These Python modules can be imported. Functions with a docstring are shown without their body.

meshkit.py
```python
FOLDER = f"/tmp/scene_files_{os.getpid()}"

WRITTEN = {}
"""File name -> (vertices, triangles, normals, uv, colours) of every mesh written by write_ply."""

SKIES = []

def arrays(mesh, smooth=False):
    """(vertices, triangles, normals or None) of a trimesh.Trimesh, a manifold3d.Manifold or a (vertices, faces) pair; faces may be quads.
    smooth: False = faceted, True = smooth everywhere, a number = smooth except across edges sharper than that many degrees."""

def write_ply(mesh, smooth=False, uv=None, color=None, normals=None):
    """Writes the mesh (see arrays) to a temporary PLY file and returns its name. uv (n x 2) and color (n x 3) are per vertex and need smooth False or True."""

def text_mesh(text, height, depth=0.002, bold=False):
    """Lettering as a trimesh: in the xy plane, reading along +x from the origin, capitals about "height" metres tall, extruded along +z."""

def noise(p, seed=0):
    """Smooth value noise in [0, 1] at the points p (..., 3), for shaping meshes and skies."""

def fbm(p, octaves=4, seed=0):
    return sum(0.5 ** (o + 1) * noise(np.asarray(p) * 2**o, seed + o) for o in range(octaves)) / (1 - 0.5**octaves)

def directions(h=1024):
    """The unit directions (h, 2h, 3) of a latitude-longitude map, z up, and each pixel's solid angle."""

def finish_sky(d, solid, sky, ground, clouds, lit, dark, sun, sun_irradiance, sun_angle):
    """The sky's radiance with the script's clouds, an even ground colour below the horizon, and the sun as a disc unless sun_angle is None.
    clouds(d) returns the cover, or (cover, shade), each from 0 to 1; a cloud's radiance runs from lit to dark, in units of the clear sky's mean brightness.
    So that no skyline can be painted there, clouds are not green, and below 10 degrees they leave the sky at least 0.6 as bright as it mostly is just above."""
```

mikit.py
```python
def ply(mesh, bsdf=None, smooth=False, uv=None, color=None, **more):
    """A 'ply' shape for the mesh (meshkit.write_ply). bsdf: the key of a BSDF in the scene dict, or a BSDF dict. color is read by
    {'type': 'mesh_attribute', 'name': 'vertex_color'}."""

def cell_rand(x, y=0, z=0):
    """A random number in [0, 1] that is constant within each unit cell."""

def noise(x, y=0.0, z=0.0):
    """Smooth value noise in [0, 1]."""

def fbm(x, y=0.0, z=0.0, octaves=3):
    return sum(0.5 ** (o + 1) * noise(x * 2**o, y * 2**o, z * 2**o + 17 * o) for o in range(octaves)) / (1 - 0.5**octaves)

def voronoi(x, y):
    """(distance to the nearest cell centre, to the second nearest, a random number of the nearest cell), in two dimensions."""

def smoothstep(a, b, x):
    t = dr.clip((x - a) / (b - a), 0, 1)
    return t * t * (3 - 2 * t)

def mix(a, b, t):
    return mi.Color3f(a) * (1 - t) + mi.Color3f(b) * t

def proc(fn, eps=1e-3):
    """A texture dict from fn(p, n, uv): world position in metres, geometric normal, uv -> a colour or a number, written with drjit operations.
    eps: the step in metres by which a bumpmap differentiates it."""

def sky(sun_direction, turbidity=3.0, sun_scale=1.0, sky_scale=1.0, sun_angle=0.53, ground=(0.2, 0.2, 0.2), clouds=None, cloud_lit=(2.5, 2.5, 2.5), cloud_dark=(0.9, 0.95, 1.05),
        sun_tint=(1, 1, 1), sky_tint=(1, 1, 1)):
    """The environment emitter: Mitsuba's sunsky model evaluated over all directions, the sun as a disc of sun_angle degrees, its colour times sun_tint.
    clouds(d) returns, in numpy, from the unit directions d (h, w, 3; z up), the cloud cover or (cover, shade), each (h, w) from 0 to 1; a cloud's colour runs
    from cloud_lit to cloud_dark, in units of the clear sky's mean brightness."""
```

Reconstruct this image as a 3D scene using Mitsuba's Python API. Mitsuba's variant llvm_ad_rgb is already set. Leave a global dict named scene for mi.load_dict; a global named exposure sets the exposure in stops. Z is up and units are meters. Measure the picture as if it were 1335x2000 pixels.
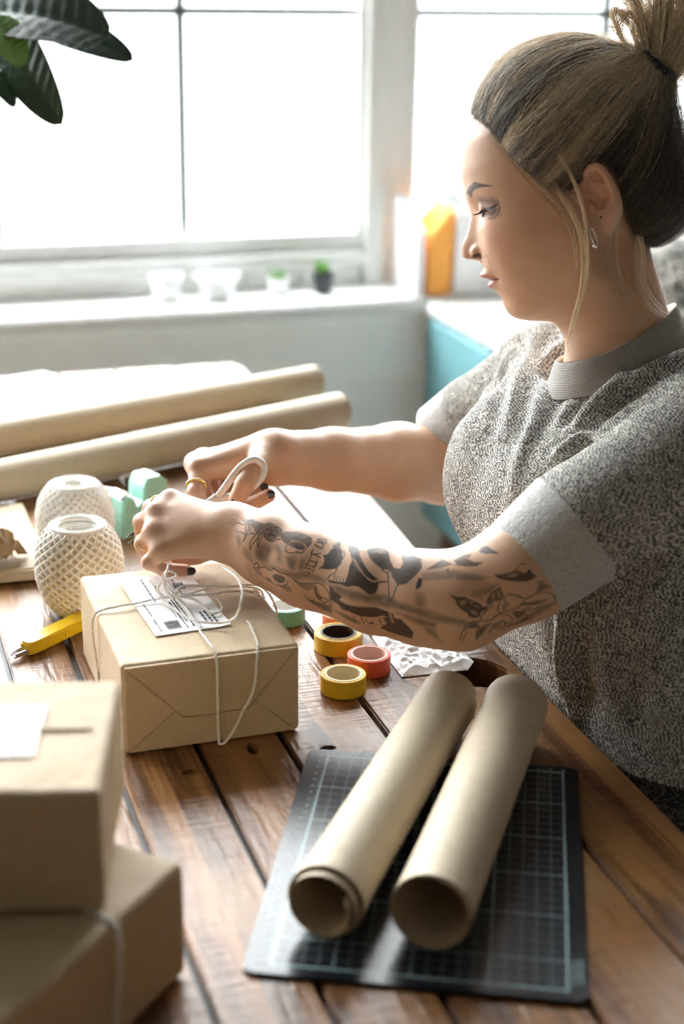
import math, random
import numpy as np, trimesh, manifold3d as m3
import mitsuba as mi, drjit as dr
import mikit, meshkit
from mikit import noise, fbm, voronoi, cell_rand, smoothstep, mix, proc
from meshkit import text_mesh
from shapely.geometry import Polygon, Point, LineString
from shapely import affinity
from shapely.ops import unary_union
from scipy.interpolate import CubicSpline, PchipInterpolator
from scipy.spatial import cKDTree
from scipy.sparse import csr_matrix

T4 = mi.ScalarTransform4f
scene, labels = {}, {}

# ---------------------------------------------------------------- camera, sky, exposure
exposure = 6.9
CAM = np.array([0.0, 0.0, 1.3513])
FWD = np.array([0.3040, 0.8929, -0.3321])
scene['camera'] = dict(type='thinlens', fov=2 * math.degrees(math.atan(667.5 / 2950)), fov_axis='x',
                       to_world=T4().look_at(origin=CAM.tolist(), target=(CAM + FWD).tolist(), up=[0.0930, 0.3188, 0.9433]),
                       aperture_radius=0.0075, focus_distance=1.37, near_clip=0.05, far_clip=200.0)
# a bright overcast sky, three times brighter overhead than at the horizon
scene['sky'] = mikit.sky([0.2, 0.9, 0.6], turbidity=4, sun_scale=0.0, sky_scale=1.0, ground=(.19, .195, .195),
                         clouds=lambda d: (np.ones(d.shape[:2]), 1 - (1 + 2 * np.clip(d[..., 2], 0, 1)) / 3), cloud_lit=(2.93, 3.06, 3.08), cloud_dark=(0, 0, 0))

# ---------------------------------------------------------------- helpers
def tw(b): return dict(type='twosided', bsdf=b)
def prin(color, rough=.5, **k):
    c = color if isinstance(color, dict) else dict(type='rgb', value=list(color))
    return dict(type='principled', base_color=c, roughness=rough, **k)
def mat(name, b): scene['m_' + name] = tw(b) if b['type'] != 'twosided' and b['type'] not in ('thindielectric', 'dielectric') else b
def add(key, mesh, m, smooth=35, label=None, cat=None, group=None, kind=None, color=None, to_world=None):
    d = mikit.ply(mesh, 'm_' + m, smooth=True if color is not None else smooth, color=color) if not isinstance(mesh, dict) else dict(mesh)
    if to_world is not None: d['to_world'] = to_world
    scene[key] = d
    tag(key, label, cat, group, kind)
    return key
def tag(key, label=None, cat=None, group=None, kind=None):
    e = {k: v for k, v in dict(label=label, category=cat, group=group, kind=kind).items() if v}
    if e: labels[key] = e
def num(base, i): return base if i == 0 else f'{base}_{i:03d}'
def cat(ms): return trimesh.util.concatenate([m for m in ms])
def mv(m, x=0, y=0, z=0, rz=0, rx=0, ry=0):
    m = m.copy()
    for a, ax in ((rx, [1, 0, 0]), (ry, [0, 1, 0]), (rz, [0, 0, 1])):
        if a: m.apply_transform(trimesh.transformations.rotation_matrix(a, ax))
    m.apply_translation([x, y, z])
    return m
def box(x0, x1, y0, y1, z0, z1, c=0.0):
    "box with chamfered edges"
    if c <= 0:
        m = trimesh.creation.box([x1 - x0, y1 - y0, z1 - z0])
        return mv(m, (x0 + x1) / 2, (y0 + y1) / 2, (z0 + z1) / 2)
    p = []
    h = np.array([x1 - x0, y1 - y0, z1 - z0]) / 2
    for sx in (-1, 1):
        for sy in (-1, 1):
            for sz in (-1, 1):
                s = np.array([sx, sy, sz])
                for k in range(3):
                    q = h - c; q[k] = h[k]; p.append(s * q)
    return mv(trimesh.convex.convex_hull(np.array(p)), (x0 + x1) / 2, (y0 + y1) / 2, (z0 + z1) / 2)
def rbox(sx, sy, sz, r, sub=2):
    "rounded box centred at the origin"
    s = trimesh.creation.icosphere(subdivisions=sub, radius=r).vertices
    h = np.array([sx, sy, sz]) / 2 - r
    return trimesh.convex.convex_hull(np.vstack([s + h * (2 * np.array(g) - 1) for g in np.ndindex(2, 2, 2)]))
def spline(pts, n):
    pts = np.asarray(pts, float)
    t = np.r_[0, np.cumsum(np.linalg.norm(np.diff(pts, axis=0), axis=1) ** .6 + 1e-9)]
    return CubicSpline(t, pts, axis=0)(np.linspace(0, t[-1], n))
def tube(path, r, n=8, caps=True):
    path = np.asarray(path, float)
    k = len(path)
    r = np.broadcast_to(np.asarray(r, float), (k,))
    t = np.gradient(path, axis=0); t /= np.linalg.norm(t, axis=1, keepdims=True) + 1e-12
    a = np.array([0, 0, 1.0]) if abs(t[0, 2]) < .9 else np.array([1.0, 0, 0])
    rings = []
    for i in range(k):
        a = a - t[i] * (a @ t[i]); a /= np.linalg.norm(a) + 1e-12
        b = np.cross(t[i], a)
        ang = np.arange(n) * 2 * np.pi / n
        rings.append(path[i] + r[i] * (np.cos(ang)[:, None] * a + np.sin(ang)[:, None] * b))
    v = np.vstack(rings)
    f = []
    j = np.arange(n); jn = (j + 1) % n
    for i in range(k - 1):
        q = i * n
        f += [np.stack([q + j, q + jn, q + n + jn], 1), np.stack([q + j, q + n + jn, q + n + j], 1)]
    if caps:
        c0, c1 = len(v), len(v) + 1
        v = np.vstack([v, path[:1], path[-1:]])
        f += [np.stack([jn, j, np.full(n, c0)], 1), np.stack([(k - 1) * n + j, (k - 1) * n + jn, np.full(n, c1)], 1)]
    return trimesh.Trimesh(v, np.vstack(f), process=False)
def lathe(prof, n=48): return trimesh.creation.revolve(np.asarray(prof, float), sections=n)
def prism(poly, h, z=0):
    if not isinstance(poly, Polygon) and not hasattr(poly, 'geoms'): poly = Polygon(poly)
    gs = getattr(poly, 'geoms', [poly])
    m = cat([trimesh.creation.extrude_polygon(g, h, engine='earcut') for g in gs])
    m.apply_translation([0, 0, z])
    return m
def frame(m, o, x, y):
    "places a mesh made in local axes: x, y and their normal"
    x = np.asarray(x, float); x /= np.linalg.norm(x)
    z = np.cross(x, y); z /= np.linalg.norm(z); y = np.cross(z, x)
    M = np.eye(4); M[:3, 0], M[:3, 1], M[:3, 2], M[:3, 3] = x, y, z, o
    m = m.copy(); m.apply_transform(M); return m
rng = np.random.default_rng(7)

# ---------------------------------------------------------------- materials
def wood_fn(p, n, uv):
    pl = dr.floor((p.x + 2.0) * 14.0)          # slowly different boards
    r = cell_rand(pl, 3)
    g = fbm(p.x * 60 + r * 40, p.y * 3.0, p.z * 8, octaves=4)                    # grain along the boards
    fine = fbm(p.x * 420 + r * 9, p.y * 14, 0, octaves=3)
    saw = fbm(p.x * 30, p.y * 520 + p.x * 60, 0, octaves=2)                       # saw marks across
    blot = fbm(p.x * 9 + 5, p.y * 7, 2, octaves=3)
    c = mix((.075, .027, .008), (.265, .125, .044), smoothstep(.25, .75, g * .55 + fine * .3 + saw * .15))
    c = mix(c, mi.Color3f(.31, .17, .075), smoothstep(.5, .75, blot) * .55)
    c = mix(c, mi.Color3f(.06, .03, .016), smoothstep(.62, .70, fbm(p.x * 34 + 9, p.y * 4.2 + 1, 5, octaves=4)) * .7)
    return c * (.8 + .4 * r)
mat('wood', dict(type='bumpmap', scale=0.0006, arbitrary=proc(lambda p, n, uv: fbm(p.x * 260, p.y * 40, 0, octaves=3) + .5 * fbm(p.x * 30, p.y * 500, 0, octaves=2)),
                 bsdf=prin(proc(wood_fn), .33, specular=.36)))
mat('gap', prin((.012, .009, .008), .5))
mat('knot', prin((.008, .006, .005), .8))
mat('leg_wood', prin((.16, .08, .04), .5))
def kraft_fn(p, n, uv):
    f = fbm(p.x * 700, p.y * 700, p.z * 700, octaves=2)
    w = fbm(p.x * 14, p.y * 14, p.z * 14, octaves=3)
    return mi.Color3f(.51, .39, .25) * (.84 + .2 * f + .12 * w)
mat('kraft', dict(type='bumpmap', scale=.0025, arbitrary=proc(lambda p, n, uv: fbm(p.x * 26, p.y * 26, p.z * 26, octaves=3)), bsdf=prin(proc(kraft_fn), .62, specular=.3)))
mat('kraft_roll', prin(proc(lambda p, n, uv: mi.Color3f(.56, .465, .335) * (.9 + .12 * fbm(p.x * 300, p.y * 300, p.z * 300, octaves=2))), .55, specular=.35))
mat('white_paper', prin((.82, .82, .82), .6))
mat('ink', prin((.03, .03, .05), .6))
mat('ink_soft', prin((.35, .35, .40), .6))
mat('string', prin((.86, .84, .80), .85, sheen=.5))
mat('white_wall', prin(proc(lambda p, n, uv: mi.Color3f(.86, .87, .855) * (.96 + .08 * fbm(p.x * 3, p.y * 3, p.z * 3))), .6))
mat('beige_wall', prin((.15, .12, .094), .7))
mat('white_paint', prin((.72, .73, .72), .4))
mat('grey_frame', prin((.34, .36, .36), .4))
mat('bar_metal', prin((.12, .14, .145), .4))
mat('floor', prin(proc(lambda p, n, uv: mi.Color3f(.44, .40, .35) * (.85 + .3 * fbm(p.x * 40, p.y * 2, 0))), .45))
mat('ceiling', prin((.20, .195, .185), .8))
scene['m_glass'] = dict(type='thindielectric', int_ior=1.5)
mat('teal', prin((.15, .34, .38), .5))
mat('mat_black', prin((.018, .022, .028), .38, specular=.5))
mat('mat_line', prin((.34, .44, .46), .5))

# ---------------------------------------------------------------- room
YW = 3.20
def struct(key, mesh, m, **k): add(key, mesh, m, kind='structure', **k)
struct('floor', box(-3.2, 3.2, -3.6, 3.6, -.05, 0), 'floor')
struct('ceiling', box(-3.2, 3.2, -3.6, 3.6, 3.25, 3.3), 'ceiling')
struct('wall_left', box(-3.2, -3.1, -3.6, 3.6, 0, 3.25), 'beige_wall')
struct('wall_right', box(3.1, 3.2, -3.6, 3.6, 0, 3.25), 'beige_wall')
rear = Polygon([(-3.2, 0), (3.2, 0), (3.2, 3.25), (-3.2, 3.25)]).difference(Polygon([(-1.3, .0), (-.4, .0), (-.4, 2.05), (-1.3, 2.05)]))
struct('wall_rear', frame(prism(rear, .1), (0, -3.5, 0), (1, 0, 0), (0, 0, 1)), 'beige_wall')
add('door_1', frame(prism(Polygon([(-1.295, .004), (-.405, .004), (-.405, 2.045), (-1.295, 2.045)]), .04), (0, -3.53, 0), (1, 0, 0), (0, 0, 1)), 'beige_wall', kind='structure')
W = [(-2.803, 1.125), (1.243, 3.0)]
ZB, ZT = .82, 3.05
wall = Polygon([(-3.2, 0), (3.2, 0), (3.2, 3.25), (-3.2, 3.25)])
for a, b in W: wall = wall.difference(Polygon([(a, ZB), (b, ZB), (b, ZT), (a, ZT)]))
struct('wall_window', frame(prism(wall, .16), (0, YW + .16, 0), (1, 0, 0), (0, 0, 1)), 'white_wall')
for k, (a, b) in enumerate(W):
    key = f'window_{k+1}'
    fr = cat([box(a, b, YW - .012, YW + .05, ZB - .035, ZB + .004, .003), box(a, b, YW - .012, YW + .05, ZT - .004, ZT + .035, .003)] +
             [box(x - .016, x + .004 if x == a else x + .016, YW - .012, YW + .05, ZB - .035, ZT + .035, .003) for x in (a, b)])
    add(key, fr, 'white_paint', kind='structure')
    bars = [.333 + .392 * j for j in range(-8, 3)] if k == 0 else [1.243 + .465 * j for j in range(1, 4)]
    xs = [x for x in bars if a + .1 < x < b - .1]; zs = [1.287, 1.755, 2.22, 2.69]
    i = 0
    for x in xs: add(num(key + '__glazing_bar', i), box(x - .0085, x + .0085, YW + .005, YW + .03, ZB, ZT, .002), 'bar_metal'); i += 1
    for z in zs: add(num(key + '__glazing_bar', i), box(a, b, YW + .006, YW + .029, z - .0085, z + .0085, .002), 'bar_metal'); i += 1
    gx, gz, i = [a] + xs + [b], [ZB] + zs + [ZT], 0
    for p in range(len(gx) - 1):
        for q in range(len(gz) - 1):
            v = np.array([[gx[p], YW + .02, gz[q]], [gx[p + 1], YW + .02, gz[q]], [gx[p + 1], YW + .02, gz[q + 1]], [gx[p], YW + .02, gz[q + 1]]])
            add(num(key + '__pane', i), trimesh.Trimesh(v, [[0, 1, 2], [0, 2, 3]], process=False), 'glass', smooth=False); i += 1
struct('trim_1', box(1.125, 1.165, YW - .03, YW + .05, .7, 3.25, .004), 'white_paint')
struct('trim_2', box(1.168, 1.235, YW - .008, YW + .05, .7, 3.25, .003), 'white_paint')
struct('trim_3', box(-3.1, 1.16, YW - .035, YW, .755, .785, .006), 'white_paint')
struct('trim_6', box(-3.1, 3.1, 3.0, YW, .672, .707, .008), 'white_paint')
struct('trim_4', box(-3.1, 3.1, 3.03, YW, .53, .672, .004), 'white_wall')
struct('trim_5', box(-3.1, 3.1, 3.06, YW, .08, .53, .004), 'white_wall')
struct('baseboard_window', box(-3.1, 3.1, 3.05, YW, 0, .08, .006), 'white_paint')

# ---------------------------------------------------------------- table
TZ = .75
hole_poly = Polygon([[.4958, 1.1701], [.5143, 1.1877], [.5302, 1.1948], [.5475, 1.18], [.5567, 1.1597], [.5553, 1.1452], [.5454, 1.1347], [.5267, 1.1326], [.5074, 1.1407], [.49, 1.1524]]).buffer(.003).buffer(-.001)
knots = [(.352, 1.0615, .006, .0035), (.292, 1.078, .004, .009), (.233, 1.055, .005, .003), (.545, 1.09, .004, .004), (.54, 1.235, .003, .004)]
tag('table', 'rustic brown wooden table of worn planks that the whole packing work lies on', 'table')
edges = [(-.95 + .0711 * i, -.95 + .0711 * i) for i in range(15)] + [(.117, .119), (.178, .18), (.248, .252), (.3185, .326), (.4025, .418), (.480, .514), (.5635, .618)]
Y0, Y1 = .42, 2.38
for i in range(len(edges) - 1):
    (a0, a1), (b0, b1) = edges[i], edges[i + 1]
    g = .0024
    last = i == len(edges) - 2
    pts = [(a0 + g, Y0), (b0 - g, Y0)]
    if last:
        yy = np.linspace(Y0, Y1, 60)[1:-1]
        wob = .0022 * (meshkit.fbm(np.stack([yy * 14, yy * 0, yy * 0], 1)) - .5)
        pts = [(a0 + g, Y0)] + [(np.interp(y, [.4, .95, 1.22, 1.64, 2.4], [.563, .5685, .5715, .604, .625]) + w, y) for y, w in zip(yy, wob)]
    pts += [(b1 - g, Y1), (a1 + g, Y1)]
    pl = Polygon(pts).difference(hole_poly.buffer(.0))
    for kx, ky, ra, rb in knots: pl = pl.difference(affinity.scale(Point(kx, ky).buffer(1, 5), ra, rb))
    dz = .0012 * ((i * 7) % 5 - 2) / 2
    top = prism(pl.buffer(-.0012), .0025, -.0025)
    body = prism(pl, .0325, -.035)
    lip = []
    for gm in getattr(pl, 'geoms', [pl]):                                        # a worn, rounded edge between body and top
        o = np.array(gm.exterior.coords)[:-1]; inn = gm.buffer(-.0012)
    pm = cat([body, top]); pm.apply_translation([0, 0, TZ + min(dz, 0)])
    add(num('table__plank', i), pm, 'wood', smooth=30)
for i in range(len(edges) - 2):
    b0, b1 = edges[i + 1]
    v = [(b0 - .0023, Y0 + .01), (b0 + .0023, Y0 + .01), (b1 + .0023, Y1 - .01), (b1 - .0023, Y1 - .01)]
    add(num('table__joint_filler', i), prism(Polygon(v).difference(hole_poly.buffer(.004)), .02, TZ - .0275), 'gap', label='black filler between two planks' if i == 0 else None)
add('table__underlay', prism(Polygon([(-.9, .5), (.53, .5), (.55, 2.3), (-.9, 2.3)]), .01, TZ - .046), 'knot')
add('table__apron', cat([box(-.88, -.84, .5, 2.3, .657, .704, .003), box(.48, .52, .5, 2.3, .657, .704, .003), box(-.84, .48, .5, .54, .657, .704, .003), box(-.84, .48, 2.26, 2.3, .657, .704, .003)]), 'leg_wood')
for i, (x, y) in enumerate([(-.86, .52), (.50, .52), (-.86, 2.28), (.50, 2.28)]):
    add(num('table__leg', i), box(x - .035, x + .035, y - .035, y + .035, 0, .704, .006), 'leg_wood')

# ---------------------------------------------------------------- cutting mat
MO = np.array([.5176, .9604, TZ]); MX = np.array([-.9010, .4337, 0]); MY = np.array([-.4337, -.9010, 0])
def mat_fn(p, n, uv):
    x, y = p.x - MO[0], p.y - MO[1]
    a, b = (x * MX[0] + y * MX[1]) * 100, (x * MY[0] + y * MY[1]) * 100
    def line(v, top):
        k = dr.round(v); d = dr.abs(v - k)
        five = (k - 5 * dr.round(k / 5)) == 0
        edge = (k == 0) | (k == top)
        w = dr.select(edge, .085, dr.select(five, .06, .035))
        s = dr.select(edge, 1.0, dr.select(five, .8, .42))
        return (1 - smoothstep(w * .7, w * 1.3, d)) * s
    inside = (a > -.09) & (a < 19.09) & (b > -.09) & (b < 28.09)
    l = dr.maximum(line(a, 19), line(b, 28))
    tick = (1 - smoothstep(.02, .04, dr.abs(b * 2 - dr.round(b * 2)) / 2)) * dr.select((a > 19) & (a < 19.35) & (b > 0) & (b < 28), .8, 0)
    l = dr.maximum(dr.select(inside, l, 0), tick)
    return mix((.010, .0125, .017), (.30, .41, .44), l)
mat('cutting_mat', prin(proc(mat_fn), .24, specular=.42))
def rrect(x0, x1, y0, y1, r): return Polygon([(x0 + r, y0 + r), (x1 - r, y0 + r), (x1 - r, y1 - r), (x0 + r, y1 - r)]).buffer(r, 8)
mo = rrect(-.0125, .2075, -.0105, .2905, .008)
mm = cat([prism(mo, .0024), prism(mo.buffer(-.0005), .0006, .0024)])
add('cutting_mat', frame(mm, MO, MX, MY), 'cutting_mat', label='black cutting mat with pale blue grid lying on the table under two paper rolls', cat='cutting mat')
dig = []
for k in range(20):
    t = text_mesh(str(k), .0030, .00015, bold=True); t.apply_translation([k * .01 - .5 * t.bounds[1][0] - .0005 * (k < 10), -.0052, .003]); dig.append(t)
for k in range(29):
    t = text_mesh(str(k), .0030, .00015, bold=True); t.apply_translation([.1942 , k * .01 - .0015, .003]); dig.append(t)
for k in range(10): dig.append(mv(box(-.0045, .0045, -.00022, .00022, 0, .00015), -.0065, .249 + .0026 * k, .003, rz=.5))
add('cutting_mat__ruler_print', frame(cat(dig), MO, MX, MY), 'mat_line', label='white ruler numbers printed along two edges')

# ---------------------------------------------------------------- rolls of kraft paper
def paper_roll(near, far, r0, r1, turns, start, protrude=0., tail=0., th=.0005, ns=40, flare=0.):
    "a sheet wound into a spiral; near and far are the ends of its axis"
    near, far = np.array(near), np.array(far)
    ax = far - near; L = np.linalg.norm(ax); ax /= L
    side = np.cross(ax, [0, 0, 1]); side /= np.linalg.norm(side); up = np.cross(side, ax)
    n = int(turns * 72); th_ = start + np.linspace(0, turns * 2 * np.pi, n); rr = r0 + (r1 - r0) * np.linspace(0, 1, n) ** .8
    pts = np.stack([rr * np.cos(th_), rr * np.sin(th_)], 1)
    if tail:
        t0 = pts[0]; d = np.array([-np.sin(start), np.cos(start)])
        pts = np.vstack([t0 - d * np.linspace(tail, tail / 12, 12)[:, None], pts])
    tan = np.gradient(pts, axis=0); tan /= np.linalg.norm(tan, axis=1, keepdims=True)
    nor = np.stack([tan[:, 1], -tan[:, 0]], 1)
    k = len(pts); f_in = np.linspace(0, 1, k)
    s = np.linspace(0, 1, ns)
    layers = []
    for off in (0, -th):
        q = pts + nor * off
        s0 = -protrude * f_in ** 2 + .002 * np.sin(f_in * 9)
        z = s0[:, None] + (L - s0[:, None]) * s[None]
        fl = 1 + flare * np.exp(-z / .02)
        layers.append(near + z[..., None] * ax + (q[:, None, 0] * fl)[..., None] * side + (q[:, None, 1] * fl)[..., None] * up)
    v = np.vstack([l.reshape(-1, 3) for l in layers])
    idx = np.arange(k * ns).reshape(k, ns); N = k * ns
    a, b, c, d = idx[:-1, :-1].ravel(), idx[1:, :-1].ravel(), idx[1:, 1:].ravel(), idx[:-1, 1:].ravel()
    F = [np.stack([a, c, b], 1), np.stack([a, d, c], 1), np.stack([a, b, c], 1) + N, np.stack([a, c, d], 1) + N]
    for e in (idx[:, 0], idx[:, -1], idx[0], idx[-1]):
        F += [np.stack([e[:-1], e[1:], e[1:] + N], 1), np.stack([e[:-1], e[1:] + N, e[:-1] + N], 1)]
    return trimesh.Trimesh(v, np.vstack(F), process=False)
RZ = TZ + .003 + .0275
add('paper_roll', paper_roll([.2670, .8090, RZ], [.4590, 1.0620, RZ], .0275, .0195, 2.4, 4.3, protrude=.014, flare=.04), 'kraft_roll', smooth=40,
    label='loose kraft paper roll on the cutting mat, left of two, inner turns sticking out', cat='paper roll', group='short kraft rolls on the cutting mat')
add('paper_roll_001', paper_roll([.3290, .7760, RZ], [.5090, 1.0350, RZ], .0275, .0245, 2.2, -1.5708, tail=.022, flare=.03), 'kraft_roll', smooth=40,
    label='round kraft paper roll on the cutting mat, right of two, nearer the woman', cat='paper roll', group='short kraft rolls on the cutting mat')
a, b = np.array([.1658, 1.7643, .777]), np.array([.6614, 1.9548, .777]); d = (b - a) / np.linalg.norm(b - a)
add('long_paper_roll', paper_roll(b, a - d * .45, .0262, .021, 3.2, 1., ns=24), 'kraft_roll', smooth=40, label='long kraft paper roll at the back of the table, the nearer of two', cat='paper roll', group='long kraft rolls at the back')
a2, b2 = np.array([.1873, 1.948, .777]), np.array([.7044, 2.1329, .777]); d2 = (b2 - a2) / np.linalg.norm(b2 - a2)
add('long_paper_roll_001', paper_roll(b2 - d2 * .03, a2 - d2 * .45, .0262, .021, 3.2, 2., ns=24), 'kraft_roll', smooth=40, label='long kraft paper roll at the back of the table, the farther of two', cat='paper roll', group='long kraft rolls at the back')
st = []
for k in range(9): st.append(mv(box(-.24, .24, -.13, .13, 0, .0025, .0004), .105 + .004 * ((k * 5) % 3), 2.105 + .003 * ((k * 7) % 4), TZ + .0004 + .0026 * k, rz=.34 + .008 * ((k * 3) % 4) - .012))
add('paper_stack', cat(st), 'white_paper', label='stack of white paper at the far end of the table behind the long rolls', cat='paper')
add('paper_sheet', mv(box(-.11, .11, -.06, .06, 0, .0012, .0003), .47, 2.285, TZ + .001, rz=.2), 'white_paper', label='loose white sheet at the far table end right of the paper stack', cat='paper')

# ---------------------------------------------------------------- parcels
def wobble(path, amp, seed, f=90):
    path = np.asarray(path); w = meshkit.fbm(path * f, 2, seed) - .5; w2 = meshkit.fbm(path * f + 31, 2, seed) - .5; w3 = meshkit.fbm(path * f + 77, 2, seed) - .5
    return path + amp * np.stack([w, w2, w3], 1)
def cord(pts, r=.0011, step=.0016, seed=0, amp=.0012):
    "a two-ply cotton string along the points"
    pts = np.asarray(pts, float)
    n = max(12, int(np.linalg.norm(np.diff(pts, axis=0), axis=1).sum() / step))
    p = wobble(spline(pts, n), amp, seed)
    t = np.gradient(p, axis=0); t /= np.linalg.norm(t, axis=1, keepdims=True) + 1e-12
    a = np.cross(t, [.31, .17, .93]); a /= np.linalg.norm(a, axis=1, keepdims=True); b = np.cross(t, a)
    s = np.r_[0, np.cumsum(np.linalg.norm(np.diff(p, axis=0), axis=1))]
    ply_ = []
    for ph in (0, np.pi):
        w = s / .0058 * 2 * np.pi + ph
        ply_.append(tube(p + .55 * r * (np.cos(w)[:, None] * a + np.sin(w)[:, None] * b), r * .66, 6))
    return cat(ply_)
def parcel(key, sx, sy, sz, c, rz, seed, label, cat_, group=None, r=.004):
    m = rbox(sx, sy, sz, r)
    m = m.subdivide_to_size(.007)
    v = np.array(m.vertices)
    nrm = m.vertex_normals
    v = v + nrm * (.0016 * (meshkit.fbm(v * 22 + seed, 3, seed) - .5))[:, None]
    m = trimesh.Trimesh(v, m.faces, process=False)
    add(key, mv(m, c[0], c[1], c[2], rz=rz), 'kraft', smooth=True, label=label, cat=cat_, group=group)
PX0, PX1, PY0, PY1, PH = .1885, .3385, 1.098, 1.302, .0795
parcel('parcel', PX1 - PX0, PY1 - PY0, PH, ((PX0 + PX1) / 2, (PY0 + PY1) / 2, TZ + PH / 2 + .0005), 0, 3,
       'kraft paper parcel with shipping label, tied with white string, under her hands', 'parcel')
w = PX1 - PX0 - .002
def face(s, t): return (s * w, (1 - t) * (PH - .001))
flaps = [([face(0.005, .01), face(.31, .60), face(.005, .985)], .0004), ([face(.995, .01), face(.995, .985), face(.72, .58)], .0004),
         ([face(.01, .995), face(.285, .575), face(.36, .64), face(.70, .66), face(.74, .575), face(.99, .995)], .0009),
         ([face(.005, .01), face(.33, .655), face(.50, .665), face(.68, .645), face(.745, .56), face(.995, .01)], .0015)]
top_, bot_ = Polygon(flaps[3][0]), Polygon(flaps[2][0])
pieces = [Polygon(flaps[0][0]).difference(top_).difference(bot_), Polygon(flaps[1][0]).difference(top_).difference(bot_), bot_.difference(top_), top_]
for i, (pc, h) in enumerate(zip(pieces, (.0016, .0016, .0020, .0026))):           # folded paper: the folds stay open by half a millimetre
    pc = pc.buffer(-.0005); pc = max(getattr(pc, 'geoms', [pc]), key=lambda g_: g_.area)
    f = cat([prism(pc, h), prism(pc.buffer(-.0003), h + .0002)])
    add(num('parcel__flap', i), frame(f, (PX0 + .001, PY0 + .0006, TZ + .001), (1, 0, 0), (0, 0, 1)), 'kraft', smooth=25)
add('parcel__flap_004', frame(prism([face(.56, .70), face(.565, .99), face(.55, .99)], .0030), (PX0 + .001, PY0 + .0004, TZ + .001), (1, 0, 0), (0, 0, 1)), 'kraft')
# the shipping label: local x runs along its left edge from near to far, y from that edge to the right... (see frame)
LO = np.array([.2269, 1.1453, TZ + PH + .0018]); LA = np.array([-.0079, .1285, 0]); LB = np.array([.0661, .0012, 0])
la, lb = np.linalg.norm(LA), np.linalg.norm(LB)
LN = -LB / lb                                                              # "up" of the lettering
def on_label(m): return frame(m, LO, LA, LN)                               # x: reading direction, y: up of the lettering (0 at the left edge, minus to the right)
lab = trimesh.creation.box([la, lb, .0004]).subdivide_to_size(.008); lab.apply_translation([la / 2, -lb / 2, 0])
lv = np.array(lab.vertices); curl = lambda x, y: .004 * np.clip((x / la - .55) / .45, 0, 1) ** 2 * np.clip(1 + y / lb, 0, 1) + .0012 * np.clip((-y / lb - .8) / .2, 0, 1) ** 2
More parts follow.
